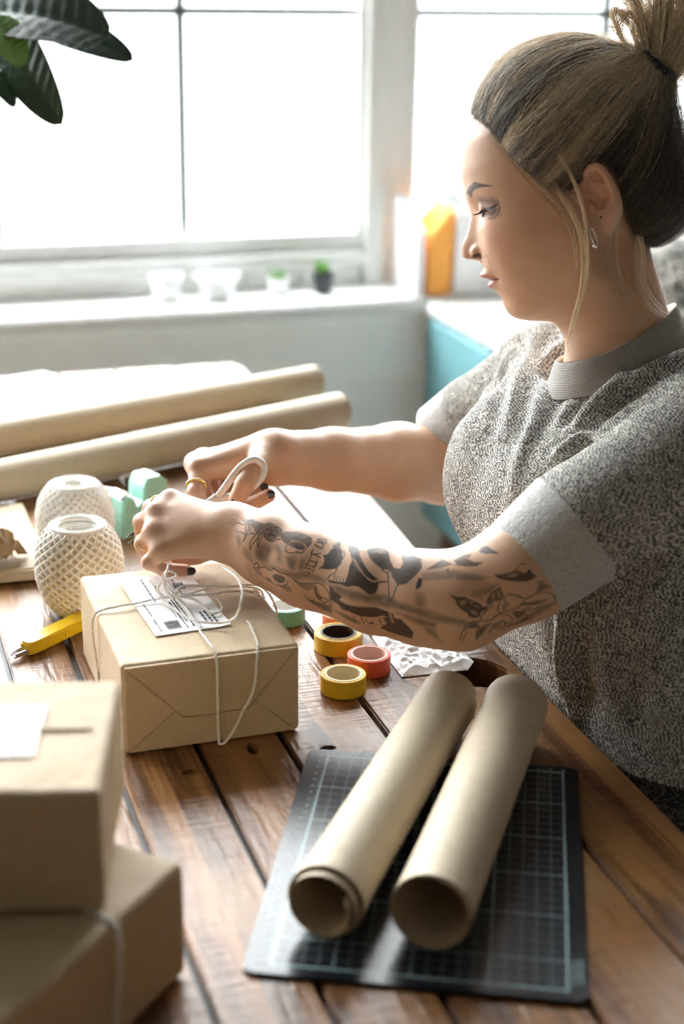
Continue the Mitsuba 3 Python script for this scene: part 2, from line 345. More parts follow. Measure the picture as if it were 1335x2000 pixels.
lv[:, 2] += curl(lv[:, 0], lv[:, 1]); lab.vertices = lv
add('parcel__shipping_label', on_label(lab), 'white_paper', label='white printed shipping label')
pr = []
def put(m, x, y):
    m = m.copy(); m.apply_translation([x, y, .0003]); v = np.array(m.vertices); v[:, 2] += curl(v[:, 0], v[:, 1]); m.vertices = v; pr.append(m)
put(text_mesh('POSTAL SERVICE', .0024, .0001, bold=True), .006, -.0085)
r2 = np.random.default_rng(3); x = 0
while x < .016:
    wd = r2.choice([.0003, .0006, .001]); put(box(x, x + wd, -.0125, 0, 0, .0001), .0085, -.0135); x += wd + r2.choice([.0003, .0005, .0008])
soft = []
for y0, n, x0, hgt in ((-.0085, 5, .040, .0012), (-.031, 9, .006, .0012), (-.034, 8, .02, .0012), (-.037, 9, .008, .0014), (-.0505, 4, .012, .0022), (-.0545, 4, .012, .0022), (-.0585, 5, .010, .0022), (-.047, 8, .07, .0012), (-.02, 7, .07, .0012)):
    x = x0
    for k in range(n):
        wd = r2.uniform(.003, .0075); put(box(x, x + wd, 0, hgt, 0, .0001), 0, y0); x += wd + .0014
for y0, x0, x1 in ((-.042, .004, .125), (-.0275, .03, .118)): put(box(x0, x1, 0, .0003, 0, .0001), 0, y0)
put(box(0, .014, -.010, 0, 0, .0001), .092, -.044)
add('parcel__shipping_label__print', on_label(cat(pr)), 'ink')
S = []
S.append([[.2607, 1.2158, .836], [.2401, 1.216, .8345], [.2121, 1.2123, .8335], [.1945, 1.2105, .8328], [.1870, 1.2100, .8300], [.1852, 1.2100, .80], [.1850, 1.208, .752]])
S.append([[.2591, 1.2126, .836], [.2634, 1.1815, .834], [.2641, 1.1337, .8335], [.2655, 1.103, .8330], [.2660, 1.0955, .8285], [.2662, 1.0915, .79], [.2668, 1.0905, .7515]])
S.append([[.262, 1.213, .838], [.275, 1.24, .834], [.300, 1.235, .833], [.325, 1.225, .8332], [.339, 1.222, .8295], [.3405, 1.222, .80], [.3400, 1.2215, .7520]])
S.append([[.3072, 1.1487, .8335], [.307, 1.133, .8335], [.3052, 1.1137, .833], [.3030, 1.1000, .8310], [.3000, 1.0930, .822], [.2965, 1.0900, .80], [.286, 1.0890, .778], [.273, 1.0890, .755], [.2668, 1.0895, .7518]])
S.append([[.2582, 1.2041, .84], [.2526, 1.209, .846], [.2495, 1.2194, .852], [.2515, 1.2196, .858], [.2582, 1.2163, .858], [.2617, 1.2181, .854], [.2557, 1.2227, .85], [.2499, 1.226, .846], [.2451, 1.2214, .842], [.2484, 1.2157, .838], [.259, 1.2076, .838]])
S.append([[.2595, 1.2099, .838], [.2772, 1.2071, .838], [.2902, 1.2033, .836], [.2944, 1.1924, .835], [.2909, 1.1767, .8345], [.2843, 1.1705, .8345], [.2797, 1.1777, .8345], [.277, 1.1927, .836], [.27, 1.2019, .838], [.2592, 1.2088, .838]])
S.append([[.2621, 1.2116, .838], [.2436, 1.2226, .838], [.2465, 1.2374, .838], [.246, 1.2177, .836], [.2523, 1.1883, .835], [.2596, 1.1652, .835], [.2709, 1.1527, .835], [.2885, 1.1425, .838], [.2938, 1.13, .85], [.2978, 1.1313, .862], [.3015, 1.1467, .868], [.2999, 1.1675, .87], [.299, 1.209, .862]])
S.append([[.2619, 1.2104, .838], [.2729, 1.2082, .84], [.287, 1.2089, .842], [.3045, 1.2137, .84], [.3226, 1.2198, .837], [.337, 1.2224, .834], [.344, 1.2111, .830], [.347, 1.1934, .815]])
S.append([[.2616, 1.2093, .838], [.2837, 1.2051, .838], [.2978, 1.2058, .838], [.3176, 1.2099, .836], [.327, 1.2097, .834], [.3314, 1.1997, .834]])
S.append([[.2592, 1.2088, .838], [.2472, 1.2004, .85], [.2465, 1.1985, .858], [.2496, 1.2059, .862], [.2558, 1.222, .864]])
an = np.linspace(0, 4 * np.pi, 14)
S.append(np.stack([.2585 + .0035 * np.cos(an), 1.2108 + .0022 * np.sin(an), .8375 + .0002 * an + .0022 * np.sin(an * .7)], 1))
add('parcel__string', cat([cord(s, seed=i) for i, s in enumerate(S)]), 'string', smooth=True, label='white cotton string tied in loops')
# two parcels in the foreground
def stack_parcel(key, corner, ang, la_, lb_, h, z0, label, seed):
    ea = np.array([math.cos(ang), math.sin(ang)]); eb = np.array([-ea[1], ea[0]])
    c = np.array(corner) + ea * la_ / 2 + eb * lb_ / 2
    parcel(key, la_, lb_, h, (c[0], c[1], z0 + h / 2 + .0005), ang, seed, label, 'parcel', 'kraft parcels stacked in the foreground', r=.005)
    return c, ea, eb
FH = .0815
c1, ea1, eb1 = stack_parcel('stacked_parcel', (.173, .802), math.radians(134), .150, .205, FH, TZ, 'kraft parcel lying on the table in the foreground, under another parcel', 5)
cn = np.array([.173, .802]) + 0
q = lambda s, t, z: np.r_[cn + ea1 * s + eb1 * t, z]
zt = TZ + FH + .001
add('stacked_parcel__string', cat([cord([q(.150, .074, zt), q(.07, .072, zt), q(.012, .073, zt), q(-.001, .075, zt - .002), q(-.0025, .077, zt - .04), q(-.0025, .078, TZ + .003)], .0016, seed=21),
                                   cord([q(.064, .2, zt), q(.066, .12, zt), q(.070, .012, zt), q(.071, -.001, zt - .002), q(.072, -.0022, zt - .04), q(.072, -.0022, TZ + .003)], .0016, seed=22)]), 'string', smooth=True)
TH = .0795; z0 = TZ + FH + .002
cr = np.array([.1157, .7598]); bk = np.array([.1536, .897]); e = (bk - cr) / np.linalg.norm(bk - cr); ang = math.atan2(e[1], e[0])
c2, ea2, eb2 = stack_parcel('stacked_parcel_001', cr, ang, .148, .206, TH, z0, 'kraft parcel with white label on the top of the foreground stack, at the left', 6)
q2 = lambda s, t, z: np.r_[cr + ea2 * s + eb2 * t, z]
lm = trimesh.creation.box([.10, .066, .0004])
add('stacked_parcel_001__shipping_label', frame(lm, q2(.075, .093, z0 + TH + .0018), np.r_[eb2, 0], np.r_[-ea2, 0]), 'white_paper', label='white shipping label')
add('stacked_parcel_001__shipping_label__print', frame(cat([box(-.045 , -.015, .004 * k, .004 * k + .0014, 0, .0001) for k in range(-3, 4)] + [box(.0, .03, -.022, -.014, 0, .0001)]), q2(.075, .093, z0 + TH + .0021), np.r_[eb2, 0], np.r_[-ea2, 0]), 'ink_soft')
add('stacked_parcel_001__flap', frame(prism([(0, 0), (.058, 0), (.056, .0028), (.002, .0028)], .0012), q2(.078, .012, z0 + TH + .0012), np.r_[eb2, 0], np.r_[-ea2, 0]), 'kraft')

# ---------------------------------------------------------------- things on the table
def tape(key, x, y, z, ro, ri, h, col, core, label, rx=0, rz=0, group='rolls of paper tape on the table'):
    mat(key, prin(col, .45, specular=.4)); mat(key + '_core', prin(core, .6))
    c = .0006; rm = ri + .0022
    body = lathe([(rm, 0), (ro - c, 0), (ro, c), (ro, h - c), (ro - c, h), (rm, h), (rm, 0)], 72)
    cr_ = lathe([(ri, .0002), (rm, .0002), (rm, h + .0004), (ri, h + .0004), (ri, .0002)], 72)
    ring = cat([lathe([(r, h), (r + .0002, h + .00012), (r + .0004, h)], 72) for r in np.linspace(rm + .001, ro - .002, 6)])
    add(key, mv(cat([body, ring]), x, y, z, rz=rz, rx=rx), key, smooth=40, label=label, cat='tape roll', group=group)
    add(key + '__core', mv(cr_, x, y, z, rz=rz, rx=rx), key + '_core', smooth=40)
tape('tape_roll', .3935, 1.3245, TZ, .0195, .014, .0165, (.16, .42, .36), (.75, .75, .72), 'teal green tape roll behind the right edge of the labelled parcel')
tape('tape_roll_001', .4420, 1.2935, TZ, .0195, .014, .016, (.66, .22, .11), (.8, .6, .5), 'orange red tape roll mostly hidden behind her tattooed forearm')
tape('tape_roll_002', .4228, 1.2475, TZ, .0230, .0148, .0165, (.66, .44, .03), (.045, .028, .015), 'larger yellow tape roll with a dark core, beside the parcel')
tape('tape_roll_003', .4345, 1.1930, TZ, .0200, .0150, .0165, (.72, .13, .075), (.78, .55, .48), 'coral red tape roll between the two yellow ones')
tape('tape_roll_004', .3985, 1.1600, TZ, .0205, .0150, .0165, (.76, .52, .03), (.80, .72, .50), 'smaller bright yellow tape roll nearest the cutting mat')
# clear plastic bag
def plastic_fn():
    nx, ny = 46, 30
    P = np.array([[.462, 1.2779], [.4575, 1.1674], [.5215, 1.1640], [.5335, 1.1785], [.5336, 1.2022], [.5139, 1.2702]])
    poly = Polygon(P); x0, y0, x1, y1 = poly.bounds
    tri = trimesh.creation.extrude_polygon(poly, .0006, engine='earcut').subdivide_to_size(.0035)
    v = np.array(tri.vertices); top = v[:, 2] > .0003
    d = np.array([poly.exterior.distance(Point(p)) for p in v[:, :2]])
    lift = np.clip(d / .01, 0, 1) * (.0045 * meshkit.noise(np.c_[v[:, 0] * 90 + v[:, 1] * 40, v[:, 1] * 30, v[:, 0] * 0], 2) + .003 * meshkit.noise(np.c_[v[:, :2] * 190, v[:, 0] * 0], 5)) + .0004
    v[:, 2] = np.where(top, lift + .0006, .0003); tri.vertices = v + [0, 0, TZ + .0004]
    return tri
mat('plastic', prin((.62, .63, .64), .16, specular=.9, clearcoat=1.0, clearcoat_gloss=.95))
add('plastic_bag', plastic_fn(), 'plastic', smooth=25, label='crinkled silvery plastic bag lying under her elbow', cat='plastic bag')
add('plastic_bag__seal', mv(box(-.0016, .0016, -.047, .047, 0, .0006), .4925, 1.216, TZ + .0052, rz=.12), 'white_paper', label='white seal strip')
# utility knife
mat('yellow_plastic', prin((.72, .47, .01), .32, specular=.6)); mat('steel', dict(type='roughconductor', material='Cr', alpha=.18)); mat('steel_dark', prin((.05, .05, .055), .35, metallic=.6))
ka, kb = np.array([.1362, 1.3180, TZ]), np.array([.2050, 1.3735, TZ]); kd = (kb - ka) / np.linalg.norm(kb - ka); kn = np.array([-kd[1], kd[0], 0])
pb = Polygon([(0, -.0055), (.006, -.0088), (.02, -.0095), (.085, -.0095), (.088, -.006), (.088, .006), (.085, .0095), (.012, .0095), (.003, .0075), (0, .004)]).buffer(-.001).buffer(.001)
body = cat([prism(pb.buffer(-.0015), .0125, 0), prism(pb, .0085, .002)])
rib = cat([box(.022 + .0048 * k, .0245 + .0048 * k, -.0102, -.0085, .0025, .0105, .0004) for k in range(7)])
add('utility_knife', frame(cat([body, rib]), ka, kd, kn), 'yellow_plastic', smooth=30, label='yellow utility knife with a short metal blade, partly under the labelled parcel at the left', cat='knife')
add('utility_knife__blade_holder', frame(cat([prism([(-.016, -.0035), (.002, -.0058), (.002, .0055), (-.012, .0055)], .0016, .0025), prism([(-.014, .0035), (.002, .0035), (.002, .0058), (-.012, .0058)], .004, .0028), prism([(-.014, -.004), (.002, -.0058), (.002, -.0038), (-.014, -.002)], .004, .0028)]), ka, kd, kn), 'steel', smooth=20, label='steel blade holder')
add('utility_knife__blade', frame(prism([(-.021, -.001), (-.012, -.0034), (0, -.0034), (0, .0036), (-.013, .0036)], .0006, .0032), ka, kd, kn), 'steel')
# twine
mat('twine', prin((.85, .83, .78), .9, sheen=.4)); mat('twine_core', prin((.52, .51, .42), .9))
def spool(key, x, y, z, R, H, rt, label, n=20, rx=0., rz=0., hole=.4):
    prof_t = np.linspace(0, 1, 26)
    rad = R * (.70 + .30 * np.sin(np.pi * (prof_t * .86 + .12))) / 1.0
    rad = R * np.interp(prof_t, [0, .06, .2, .4, .6, .8, .93, 1], [.58, .70, .86, .98, 1., .93, .80, .68])
    zz = prof_t * H
    rh = R * hole
    prof = [(rh, 0)] + [(r - rt * .8, h) for r, h in zip(rad, zz)] + [(rh + .003, H + .001), (rh, H - .003), (rh, 0)]
    base = lathe(prof, 48)
    st_ = []
    for s in (-1, 1):
        for k in range(n):
            t = np.linspace(0, 1, 40); a = s * t * 2.6 + k * 2 * np.pi / n
            r_ = np.interp(t, prof_t, rad) - rt * .4
            st_.append(tube(np.stack([r_ * np.cos(a), r_ * np.sin(a), t * H], 1), rt, 5, caps=False))
    for k in range(9):
        t = np.linspace(0, 2 * np.pi, 49); r_ = rh + .0015 + (R * .60 - rh) * k / 8
        st_.append(tube(np.stack([r_ * np.cos(t), r_ * np.sin(t), H + .001 + .0012 * math.sin(k * 2.1) + 0 * t], 1), rt * 1.1, 5, caps=False))
    for k in range(12):
        t = np.linspace(0, 2 * np.pi, 37); st_.append(tube(np.stack([(rh + .0004) * np.cos(t), (rh + .0004) * np.sin(t), H - .003 - k * .0026 + 0 * t], 1), rt, 5, caps=False))
    f = lambda m: mv(m, x, y, z, rx=rx, rz=rz)
    add(key, f(base), 'twine_core', smooth=40, label=label, cat='twine spool', group='spools of white twine')
    add(key + '__winding', f(cat(st_)), 'twine', smooth=True, kind='stuff', label='criss-cross wound white cotton twine')
spool('twine_spool', .2050, 1.4120, TZ, .0440, .088, .0016, 'cream twine spool wound criss-cross with a hollow middle, beside the labelled parcel', n=24, hole=.44)
spool('twine_spool_001', .2240, 1.5600, TZ, .042, .082, .0018, 'white twine spool standing behind the criss-cross wound one', n=26, hole=.25)
tape('tape_roll_005', .2620, 1.6500, TZ + .0245, .024, .016, .03, (.70, .62, .56), (.7, .55, .48), 'pale peach tape roll standing on edge behind the twine spools', rx=1.45, rz=.5)
# mint tape dispenser
mat('mint', prin((.34, .66, .55), .3, specular=.6))
prof = Polygon([(0, 0), (.062, 0), (.066, .010), (.063, .058), (.054, .066), (.036, .066), (.031, .056), (.030, .040), (.022, .034), (.018, .044), (.010, .050), (.002, .044), (-.002, .012)]).buffer(-.002).buffer(.002)
add('tape_dispenser', frame(cat([prism(prof, .030), prism(prof.buffer(-.0022), .034, -.002)]), (.2700, 1.6250, TZ), (.92, .38, 0), (0, 0, 1)), 'mint', smooth=30, label='mint green plastic tape dispenser behind her near hand', cat='tape dispenser')
add('tape_dispenser__cutter', frame(prism([(.0, .048), (.010, .053), (.012, .051), (.003, .045)], .024, .003), (.2700, 1.6250, TZ), (.92, .38, 0), (0, 0, 1)), 'steel', label='toothed metal cutter')
# flat kraft envelope and a crumpled scrap
ep = Polygon([(-.10, 1.500), (.184, 1.496), (.187, 1.722), (.10, 1.694), (-.10, 1.616)])
m = cat([prism(ep.buffer(-.006), .014), prism(ep.buffer(-.002), .011, .0015), prism(ep, .007, .0035)])
add('kraft_envelope', mv(m, 0, 0, TZ + .0006), 'kraft', smooth=20, label='flat padded kraft envelope lying left of the twine spools', cat='envelope')
g = np.stack(np.meshgrid(np.linspace(-1, 1, 26), np.linspace(-1, 1, 26), indexing='ij'), -1).reshape(-1, 2)
hh = np.abs(meshkit.noise(np.c_[g * 2.3, g[:, :1] * 0], 8) - .5) * 2
P3 = np.c_[g[:, 0] * .026 + .008 * (meshkit.noise(np.c_[g * 3, g[:, :1] * 0 + 3], 1) - .5), g[:, 1] * .026 * (1 - .4 * np.abs(g[:, 0])), .004 + .042 * hh * np.exp(-(g ** 2).sum(1) * .6)]
ii = np.arange(676).reshape(26, 26); F = np.vstack([np.stack([ii[:-1, :-1].ravel(), ii[1:, :-1].ravel(), ii[1:, 1:].ravel()], 1), np.stack([ii[:-1, :-1].ravel(), ii[1:, 1:].ravel(), ii[:-1, 1:].ravel()], 1)])
P3 = np.vstack([P3, P3 - [0, 0, .0008]]); F = np.vstack([F, F[:, ::-1] + 676])
mat('kraft_dark', prin((.30, .20, .10), .7))
add('crumpled_paper', mv(trimesh.Trimesh(P3, F, process=False), .138, 1.535, TZ + .014, rz=.6), 'kraft_dark', smooth=22, label='crumpled scrap of brown paper on the flat envelope at the left edge', cat='paper scrap')

# ---------------------------------------------------------------- sill, cabinet, plant
SZ = .7075
mat('porcelain', prin((.80, .81, .81), .25, specular=.6)); mat('dark_pot', prin((.012, .018, .024), .35)); mat('soil', prin((.03, .02, .012), .9))
mat('leaf_green', prin((.13, .36, .05), .5)); mat('orange', prin((.85, .36, .04), .5)); mat('file_white', prin((.78, .79, .80), .5))
def pot(key, x, y, r0, r1, h, m, label, leaves=0, lh=.03, seed=1, cat_='plant pot'):
    add(key, mv(lathe([(0, .0), (r0, 0), (r1, h), (r1 - .003, h), (r0 - .003, .004), (0, .004)], 40), x, y, SZ), m, smooth=35, label=label, cat=cat_)
    if leaves:
        add(key + '__soil', mv(lathe([(0, h - .006), (r1 - .004, h - .006), (r1 - .004, h - .009), (0, h - .009)], 30), x, y, SZ), 'soil')
        r = np.random.default_rng(seed)
        for k in range(leaves):
            a = r.uniform(0, 6.28); o = r.uniform(.1, 1) * .6; L = lh * r.uniform(.7, 1.15)
            t = np.linspace(0, 1, 7); rr = .003 + o * L * t
            p = np.stack([x + rr * np.cos(a), y + rr * np.sin(a), SZ + h - .008 + L * t - .3 * o * L * t ** 2], 1)
            add(num(key + '__leaf', k), tube(p, .0032 * np.sin(np.pi * np.clip(t * .8 + .18, 0, 1)) + .0006, 6), 'leaf_green', smooth=True)
pot('succulent', 1.006, 3.105, .017, .0225, .045, 'dark_pot', 'small green succulent in a dark pot on the window sill', 16, .036, 2)
pot('succulent_001', .908, 3.115, .020, .024, .036, 'porcelain', 'small plant in a white pot on the window sill left of the dark pot', 11, .03, 5)
pot('bowl', .768, 3.10, .028, .046, .052, 'porcelain', 'wide white bowl in the middle of the window sill', cat_='bowl')
pot('cup', .660, 3.105, .026, .034, .056, 'porcelain', 'white cup leftmost on the window sill', cat_='cup')
def mag_file(key, x0, x1, m, label, h0=.145, h1=.20, y0=3.02, y1=3.17):
    p = Polygon([(y0, 0), (y1, 0), (y1, h1), (y1 - .03, h1), (y0, h0 * .62)])
    side = [frame(prism(p, .003), (x, 0, SZ), (0, 1, 0), (0, 0, 1)) for x in (x0, x1 - .003)]
    add(key, cat(side + [box(x0, x1, y0, y1, SZ, SZ + .003), box(x0, x1, y1 - .003, y1, SZ, SZ + h1), box(x0, x1, y0, y0 + .003, SZ, SZ + h0 * .62)]), m, label=label, cat='magazine file', group=None)
mag_file('magazine_file', 1.188, 1.208, 'file_white', 'thin white magazine file on the sill left of the orange one', h0=.22)
def ofile():
    p = Polygon([(1.216, 0), (1.268, 0), (1.274, .190), (1.219, .125)])
    return frame(prism(p, .12), (0, 3.14, SZ), (1, 0, 0), (0, 0, 1))
add('magazine_file_001', ofile(), 'orange', smooth=20, label='orange folder standing on the window sill beside the woman’s face', cat='folder')
for k in range(4):
    x = 1.279 + k * .075
    mag_file(num('magazine_file', k + 2), x, x + .07, 'file_white', ['white magazine file touching the orange folder on its right', 'white magazine file second to the right of the orange folder', 'white magazine file third to the right of the orange folder', 'white magazine file fourth to the right of the orange folder'][k], h0=.28)
tag('cabinet', 'teal low cabinet with a white top behind the woman', 'cabinet')
add('cabinet__body', box(1.222, 1.72, 1.95, 2.985, .20, .672, .006), 'teal')
add('cabinet__top', box(1.205, 1.74, 1.93, 2.992, .672, .700, .005), 'white_paint', label='white top')
for i, yy in enumerate((1.965, 2.31, 2.655)):
    add(num('cabinet__door', i), box(1.206, 1.222, yy, yy + .335, .215, .665, .004), 'teal')
    add(num('cabinet__door', i) + '__handle', box(1.196, 1.206, yy + .27, yy + .282, .42, .50, .003), 'teal')
for i, (x, y) in enumerate([(1.26, 2.0), (1.26, 2.93), (1.68, 2.0), (1.68, 2.93)]): add(num('cabinet__leg', i), box(x - .02, x + .02, y - .02, y + .02, 0, .20, .004), 'leg_wood')
# rubber plant at the left
mat('rubber_leaf', prin(proc(lambda p, n, uv: mix((.030, .060, .040), (.055, .095, .065), fbm(p.x * 30, p.y * 30, p.z * 30))), .42, specular=.35))
mat('young_leaf', prin((.22, .42, .13), .4, specular=.4)); mat('stem', prin((.08, .07, .035), .6)); mat('clay', prin((.55, .53, .5), .7))
tag('rubber_plant', 'rubber plant with big dark green leaves hanging into the picture at upper left', 'plant')
def leaf(base, tip, width, up, bend=.02, cup=.12, twist=0.):
    base, tip, up = map(lambda v: np.array(v, float), (base, tip, up))
    ax = tip - base; L = np.linalg.norm(ax); ax /= L
    sd = np.cross(ax, up); sd /= np.linalg.norm(sd); nn = np.cross(sd, ax)
    t = np.linspace(0, 1, 28); s = np.linspace(-1, 1, 13)
    w = width / 2 * np.clip(np.sin(np.pi * np.clip(t, 0, 1) ** .78), 0, None) ** .5
    Tt, Ss = np.meshgrid(t, s, indexing='ij')
    W = w[:, None] * Ss
    hgt = bend * np.sin(np.pi * Tt) + cup * np.abs(W) - .0015 * np.exp(-(Ss / .07) ** 2) + .0012 * np.sin(Tt * 60 + np.abs(Ss) * 6) * (np.abs(Ss) < .9)
    P = base + (Tt * L)[..., None] * ax + W[..., None] * sd + hgt[..., None] * nn
    P = P.reshape(-1, 3); ii = np.arange(28 * 13).reshape(28, 13)
    a, b, c, d = ii[:-1, :-1].ravel(), ii[1:, :-1].ravel(), ii[1:, 1:].ravel(), ii[:-1, 1:].ravel()
    F = np.vstack([np.stack([a, b, c], 1), np.stack([a, c, d], 1)])
    P2 = P - nn * .0007
    return trimesh.Trimesh(np.vstack([P, P2]), np.vstack([F, F[:, ::-1] + len(P)]), process=False)
LV = [((.1961, 1.901, 1.3123), (.3265, 1.8136, 1.285), .105, (-.15, -.6, .8), .012, 'rubber_leaf'),
      ((.2634, 1.8763, 1.2927), (.3516, 1.8071, 1.2605), .046, (-.2, -.7, .7), .008, 'rubber_leaf'),
      ((.2148, 1.8851, 1.3039), (.2635, 1.7891, 1.1910), .064, (-.75, -.6, .3), .008, 'rubber_leaf'),
      ((.1822, 1.8606, 1.2512), (.2145, 1.8231, 1.2075), .036, (.5, -.7, .5), .005, 'rubber_leaf'),
      ((.2012, 1.8528, 1.3078), (.2232, 1.8135, 1.2524), .046, (.2, -.8, .5), .005, 'young_leaf'),
      ((.10, 1.90, 1.34), (-.02, 1.80, 1.28), .09, (0, -.5, .8), .015, 'rubber_leaf'),
      ((.12, 1.92, 1.38), (.22, 1.98, 1.46), .09, (0, -.5, .8), .015, 'rubber_leaf'),
      ((-.04, 1.98, 1.17), (-.16, 1.98, 1.10), .085, (0, -.4, .9), .015, 'rubber_leaf')]
for i, (b, t, w_, u, bd, m) in enumerate(LV):
    add(num('rubber_plant__leaf', i), leaf(b, t, w_, u, bd), m, smooth=True, label='young pale green leaf' if m == 'young_leaf' else None)
stem = spline([(-.27, 2.15, .80), (-.17, 2.08, 1.0), (-.02, 1.97, 1.2), (.11, 1.91, 1.33), (.125, 1.92, 1.40)], 40)
st_ = [tube(stem, np.linspace(.009, .005, 40), 10)]
for b, *_ in LV:
    k = np.argmin(np.linalg.norm(stem - np.array(b) - [0, 0, -.0], axis=1)); k = max(4, k - 2)
    st_.append(tube(spline([stem[k], (stem[k] + np.array(b)) / 2 + [0, 0, .006], np.array(b) + .0], 10), .0028, 8))
add('rubber_plant__stem', cat(st_), 'stem', smooth=True)
add('rubber_plant__pot', mv(lathe([(0, 0), (.055, 0), (.075, .115), (.078, .12), (.07, .12), (.066, .10), (0, .10)], 48), -.27, 2.15, TZ + .0005), 'clay', smooth=40)

# a ball of tangled white threads on the cabinet
r5 = np.random.default_rng(12); tb_ = []
for k in range(230):
    a_ = r5.normal(0, 1, 3); a_ /= np.linalg.norm(a_); b_ = np.cross(a_, r5.normal(0, 1, 3)); b_ /= np.linalg.norm(b_)
    tt = np.linspace(0, r5.uniform(1.6, 4.5), 22); rad = .125 + .008 * r5.normal(0, .6)
    tb_.append(tube(np.array([1.385, 2.29, .7015 + .134]) + rad * (np.cos(tt)[:, None] * a_ + np.sin(tt)[:, None] * b_), .0011, 4, caps=False))
tag('thread_ball', 'ball of tangled white threads on the teal cabinet behind her neck', 'ornament')
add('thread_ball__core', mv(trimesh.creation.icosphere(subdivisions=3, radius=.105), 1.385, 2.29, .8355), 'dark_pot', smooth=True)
add('thread_ball__thread', cat(tb_), 'string', smooth=True, kind='stuff', label='white threads')

# ---------------------------------------------------------------- the woman: signed distances and a surface-net mesher
def smin(a, b, k):
    h = np.clip(.5 + .5 * (b - a) / k, 0, 1)
    return b + (a - b) * h - k * h * (1 - h)
def smax(a, b, k): return -smin(-a, -b, k)
def cone(p, a, b, ra, rb):
    "round cone between two spheres"
    a, b = np.asarray(a, float), np.asarray(b, float)
    ab = b - a; L2 = ab @ ab; t = (p - a) @ ab / L2
    t = np.clip(t + (ra - rb) / math.sqrt(L2) * 0, 0, 1)
    return np.linalg.norm(p - a - t[:, None] * ab, axis=1) - (ra + (rb - ra) * t)
def chain(p, pts, rs, k=.004):
    d = None
    for i in range(len(pts) - 1):
        c = cone(p, pts[i], pts[i + 1], rs[i], rs[i + 1]); d = c if d is None else smin(d, c, k)
    return d
def ell(p, c, r):
    r = np.asarray(r, float); q = (p - np.asarray(c)) / r
    n = np.linalg.norm(q, axis=1); g = np.linalg.norm(q / r, axis=1)
    return np.where(g > 1e-9, n * (n - 1) / np.maximum(g, 1e-9), -r.min())
def relax(m, n):
    f = m.faces; k = len(m.vertices); v = np.array(m.vertices)
    i = np.concatenate([f[:, 0], f[:, 1], f[:, 2], f[:, 1], f[:, 2], f[:, 0]]); j = np.concatenate([f[:, 1], f[:, 2], f[:, 0], f[:, 0], f[:, 1], f[:, 2]])
    A = csr_matrix((np.ones(len(i)), (i, j)), shape=(k, k)); A.data[:] = 1; w = np.maximum(np.asarray(A.sum(1)), 1)
    for _ in range(n):
        for lam in (.5, -.51): v = v + lam * (A @ v / w - v)
    return trimesh.Trimesh(v, f, process=False)
def mesh_sdf(f, lo, hi, h, cs=6, band=1.7, smooth=6):
    lo = np.asarray(lo, float); nb = np.ceil((np.asarray(hi) - lo) / (h * cs)).astype(int); H = h * cs
    I = np.stack(np.meshgrid(*[np.arange(n) for n in nb], indexing='ij'), -1).reshape(-1, 3)
    v = np.concatenate([f(lo + (c + .5) * H) for c in np.array_split(I, max(1, len(I) // 200000))]).reshape(nb)
    near = np.abs(v) < H * band
    N = nb * cs + 1
    val = np.full(N, 1.0, np.float32)
    inside = np.repeat(np.repeat(np.repeat(v < 0, cs, 0), cs, 1), cs, 2)
    val[:-1, :-1, :-1] = np.where(inside, -1, 1); del inside
    mask = np.zeros(N, bool); nm = np.repeat(np.repeat(np.repeat(near, cs, 0), cs, 1), cs, 2)
    for a in np.ndindex(2, 2, 2): mask[a[0]:a[0] + nm.shape[0], a[1]:a[1] + nm.shape[1], a[2]:a[2] + nm.shape[2]] |= nm
    ii = np.argwhere(mask)
    val[mask] = np.concatenate([f(lo + c * h) for c in np.array_split(ii, max(1, len(ii) // 300000))])
    for ax in range(3):
        for e in (0, -1):
            s = [slice(None)] * 3; s[ax] = e; val[tuple(s)] = np.maximum(val[tuple(s)], 1e-4)
    s = val < 0
    n1 = N - 1; corners = list(np.ndindex(2, 2, 2))
    cnt = np.zeros(n1, np.int8)
    for a in corners: cnt += s[a[0]:a[0] + n1[0], a[1]:a[1] + n1[1], a[2]:a[2] + n1[2]]
    act = (cnt > 0) & (cnt < 8); cells = np.argwhere(act)
    index = np.full(n1, -1, np.int32); index[act] = np.arange(len(cells))
    cv = np.stack([val[tuple((cells + a).T)] for a in corners], 1)
    pos = np.zeros((len(cells), 3)); tot = np.zeros(len(cells))
    for i, a in enumerate(corners):
        for ax in range(3):
            if a[ax] == 0:
                b = list(a); b[ax] = 1; j = corners.index(tuple(b))
                x, y = cv[:, i], cv[:, j]; m = (x < 0) != (y < 0)
                t = np.where(m, x / np.where(m, x - y, 1), 0)
                q = np.array(a, float)[None] + t[:, None] * np.eye(3)[ax]
                pos += q * m[:, None]; tot += m
    V = lo + (cells + pos / tot[:, None]) * h
    F = []
    for ax in range(3):
        o1, o2 = np.eye(3, dtype=int)[(ax + 1) % 3], np.eye(3, dtype=int)[(ax + 2) % 3]
        sl = [slice(1, -1)] * 3; sl[ax] = slice(0, -1); sh = [slice(1, -1)] * 3; sh[ax] = slice(1, None)
        A, B = s[tuple(sl)], s[tuple(sh)]
        e = np.argwhere(A != B); off = np.ones(3, int); off[ax] = 0; e = e + off
        sg = s[tuple(e.T)]
        q = np.stack([index[tuple((e - o1 - o2).T)], index[tuple((e - o2).T)], index[tuple(e.T)], index[tuple((e - o1).T)]], 1)
        q = np.where(sg[:, None], q, q[:, ::-1])
        F += [q[:, [0, 1, 2]], q[:, [0, 2, 3]]]
    m = trimesh.Trimesh(V, np.vstack(F), process=False)
    return relax(m, smooth)

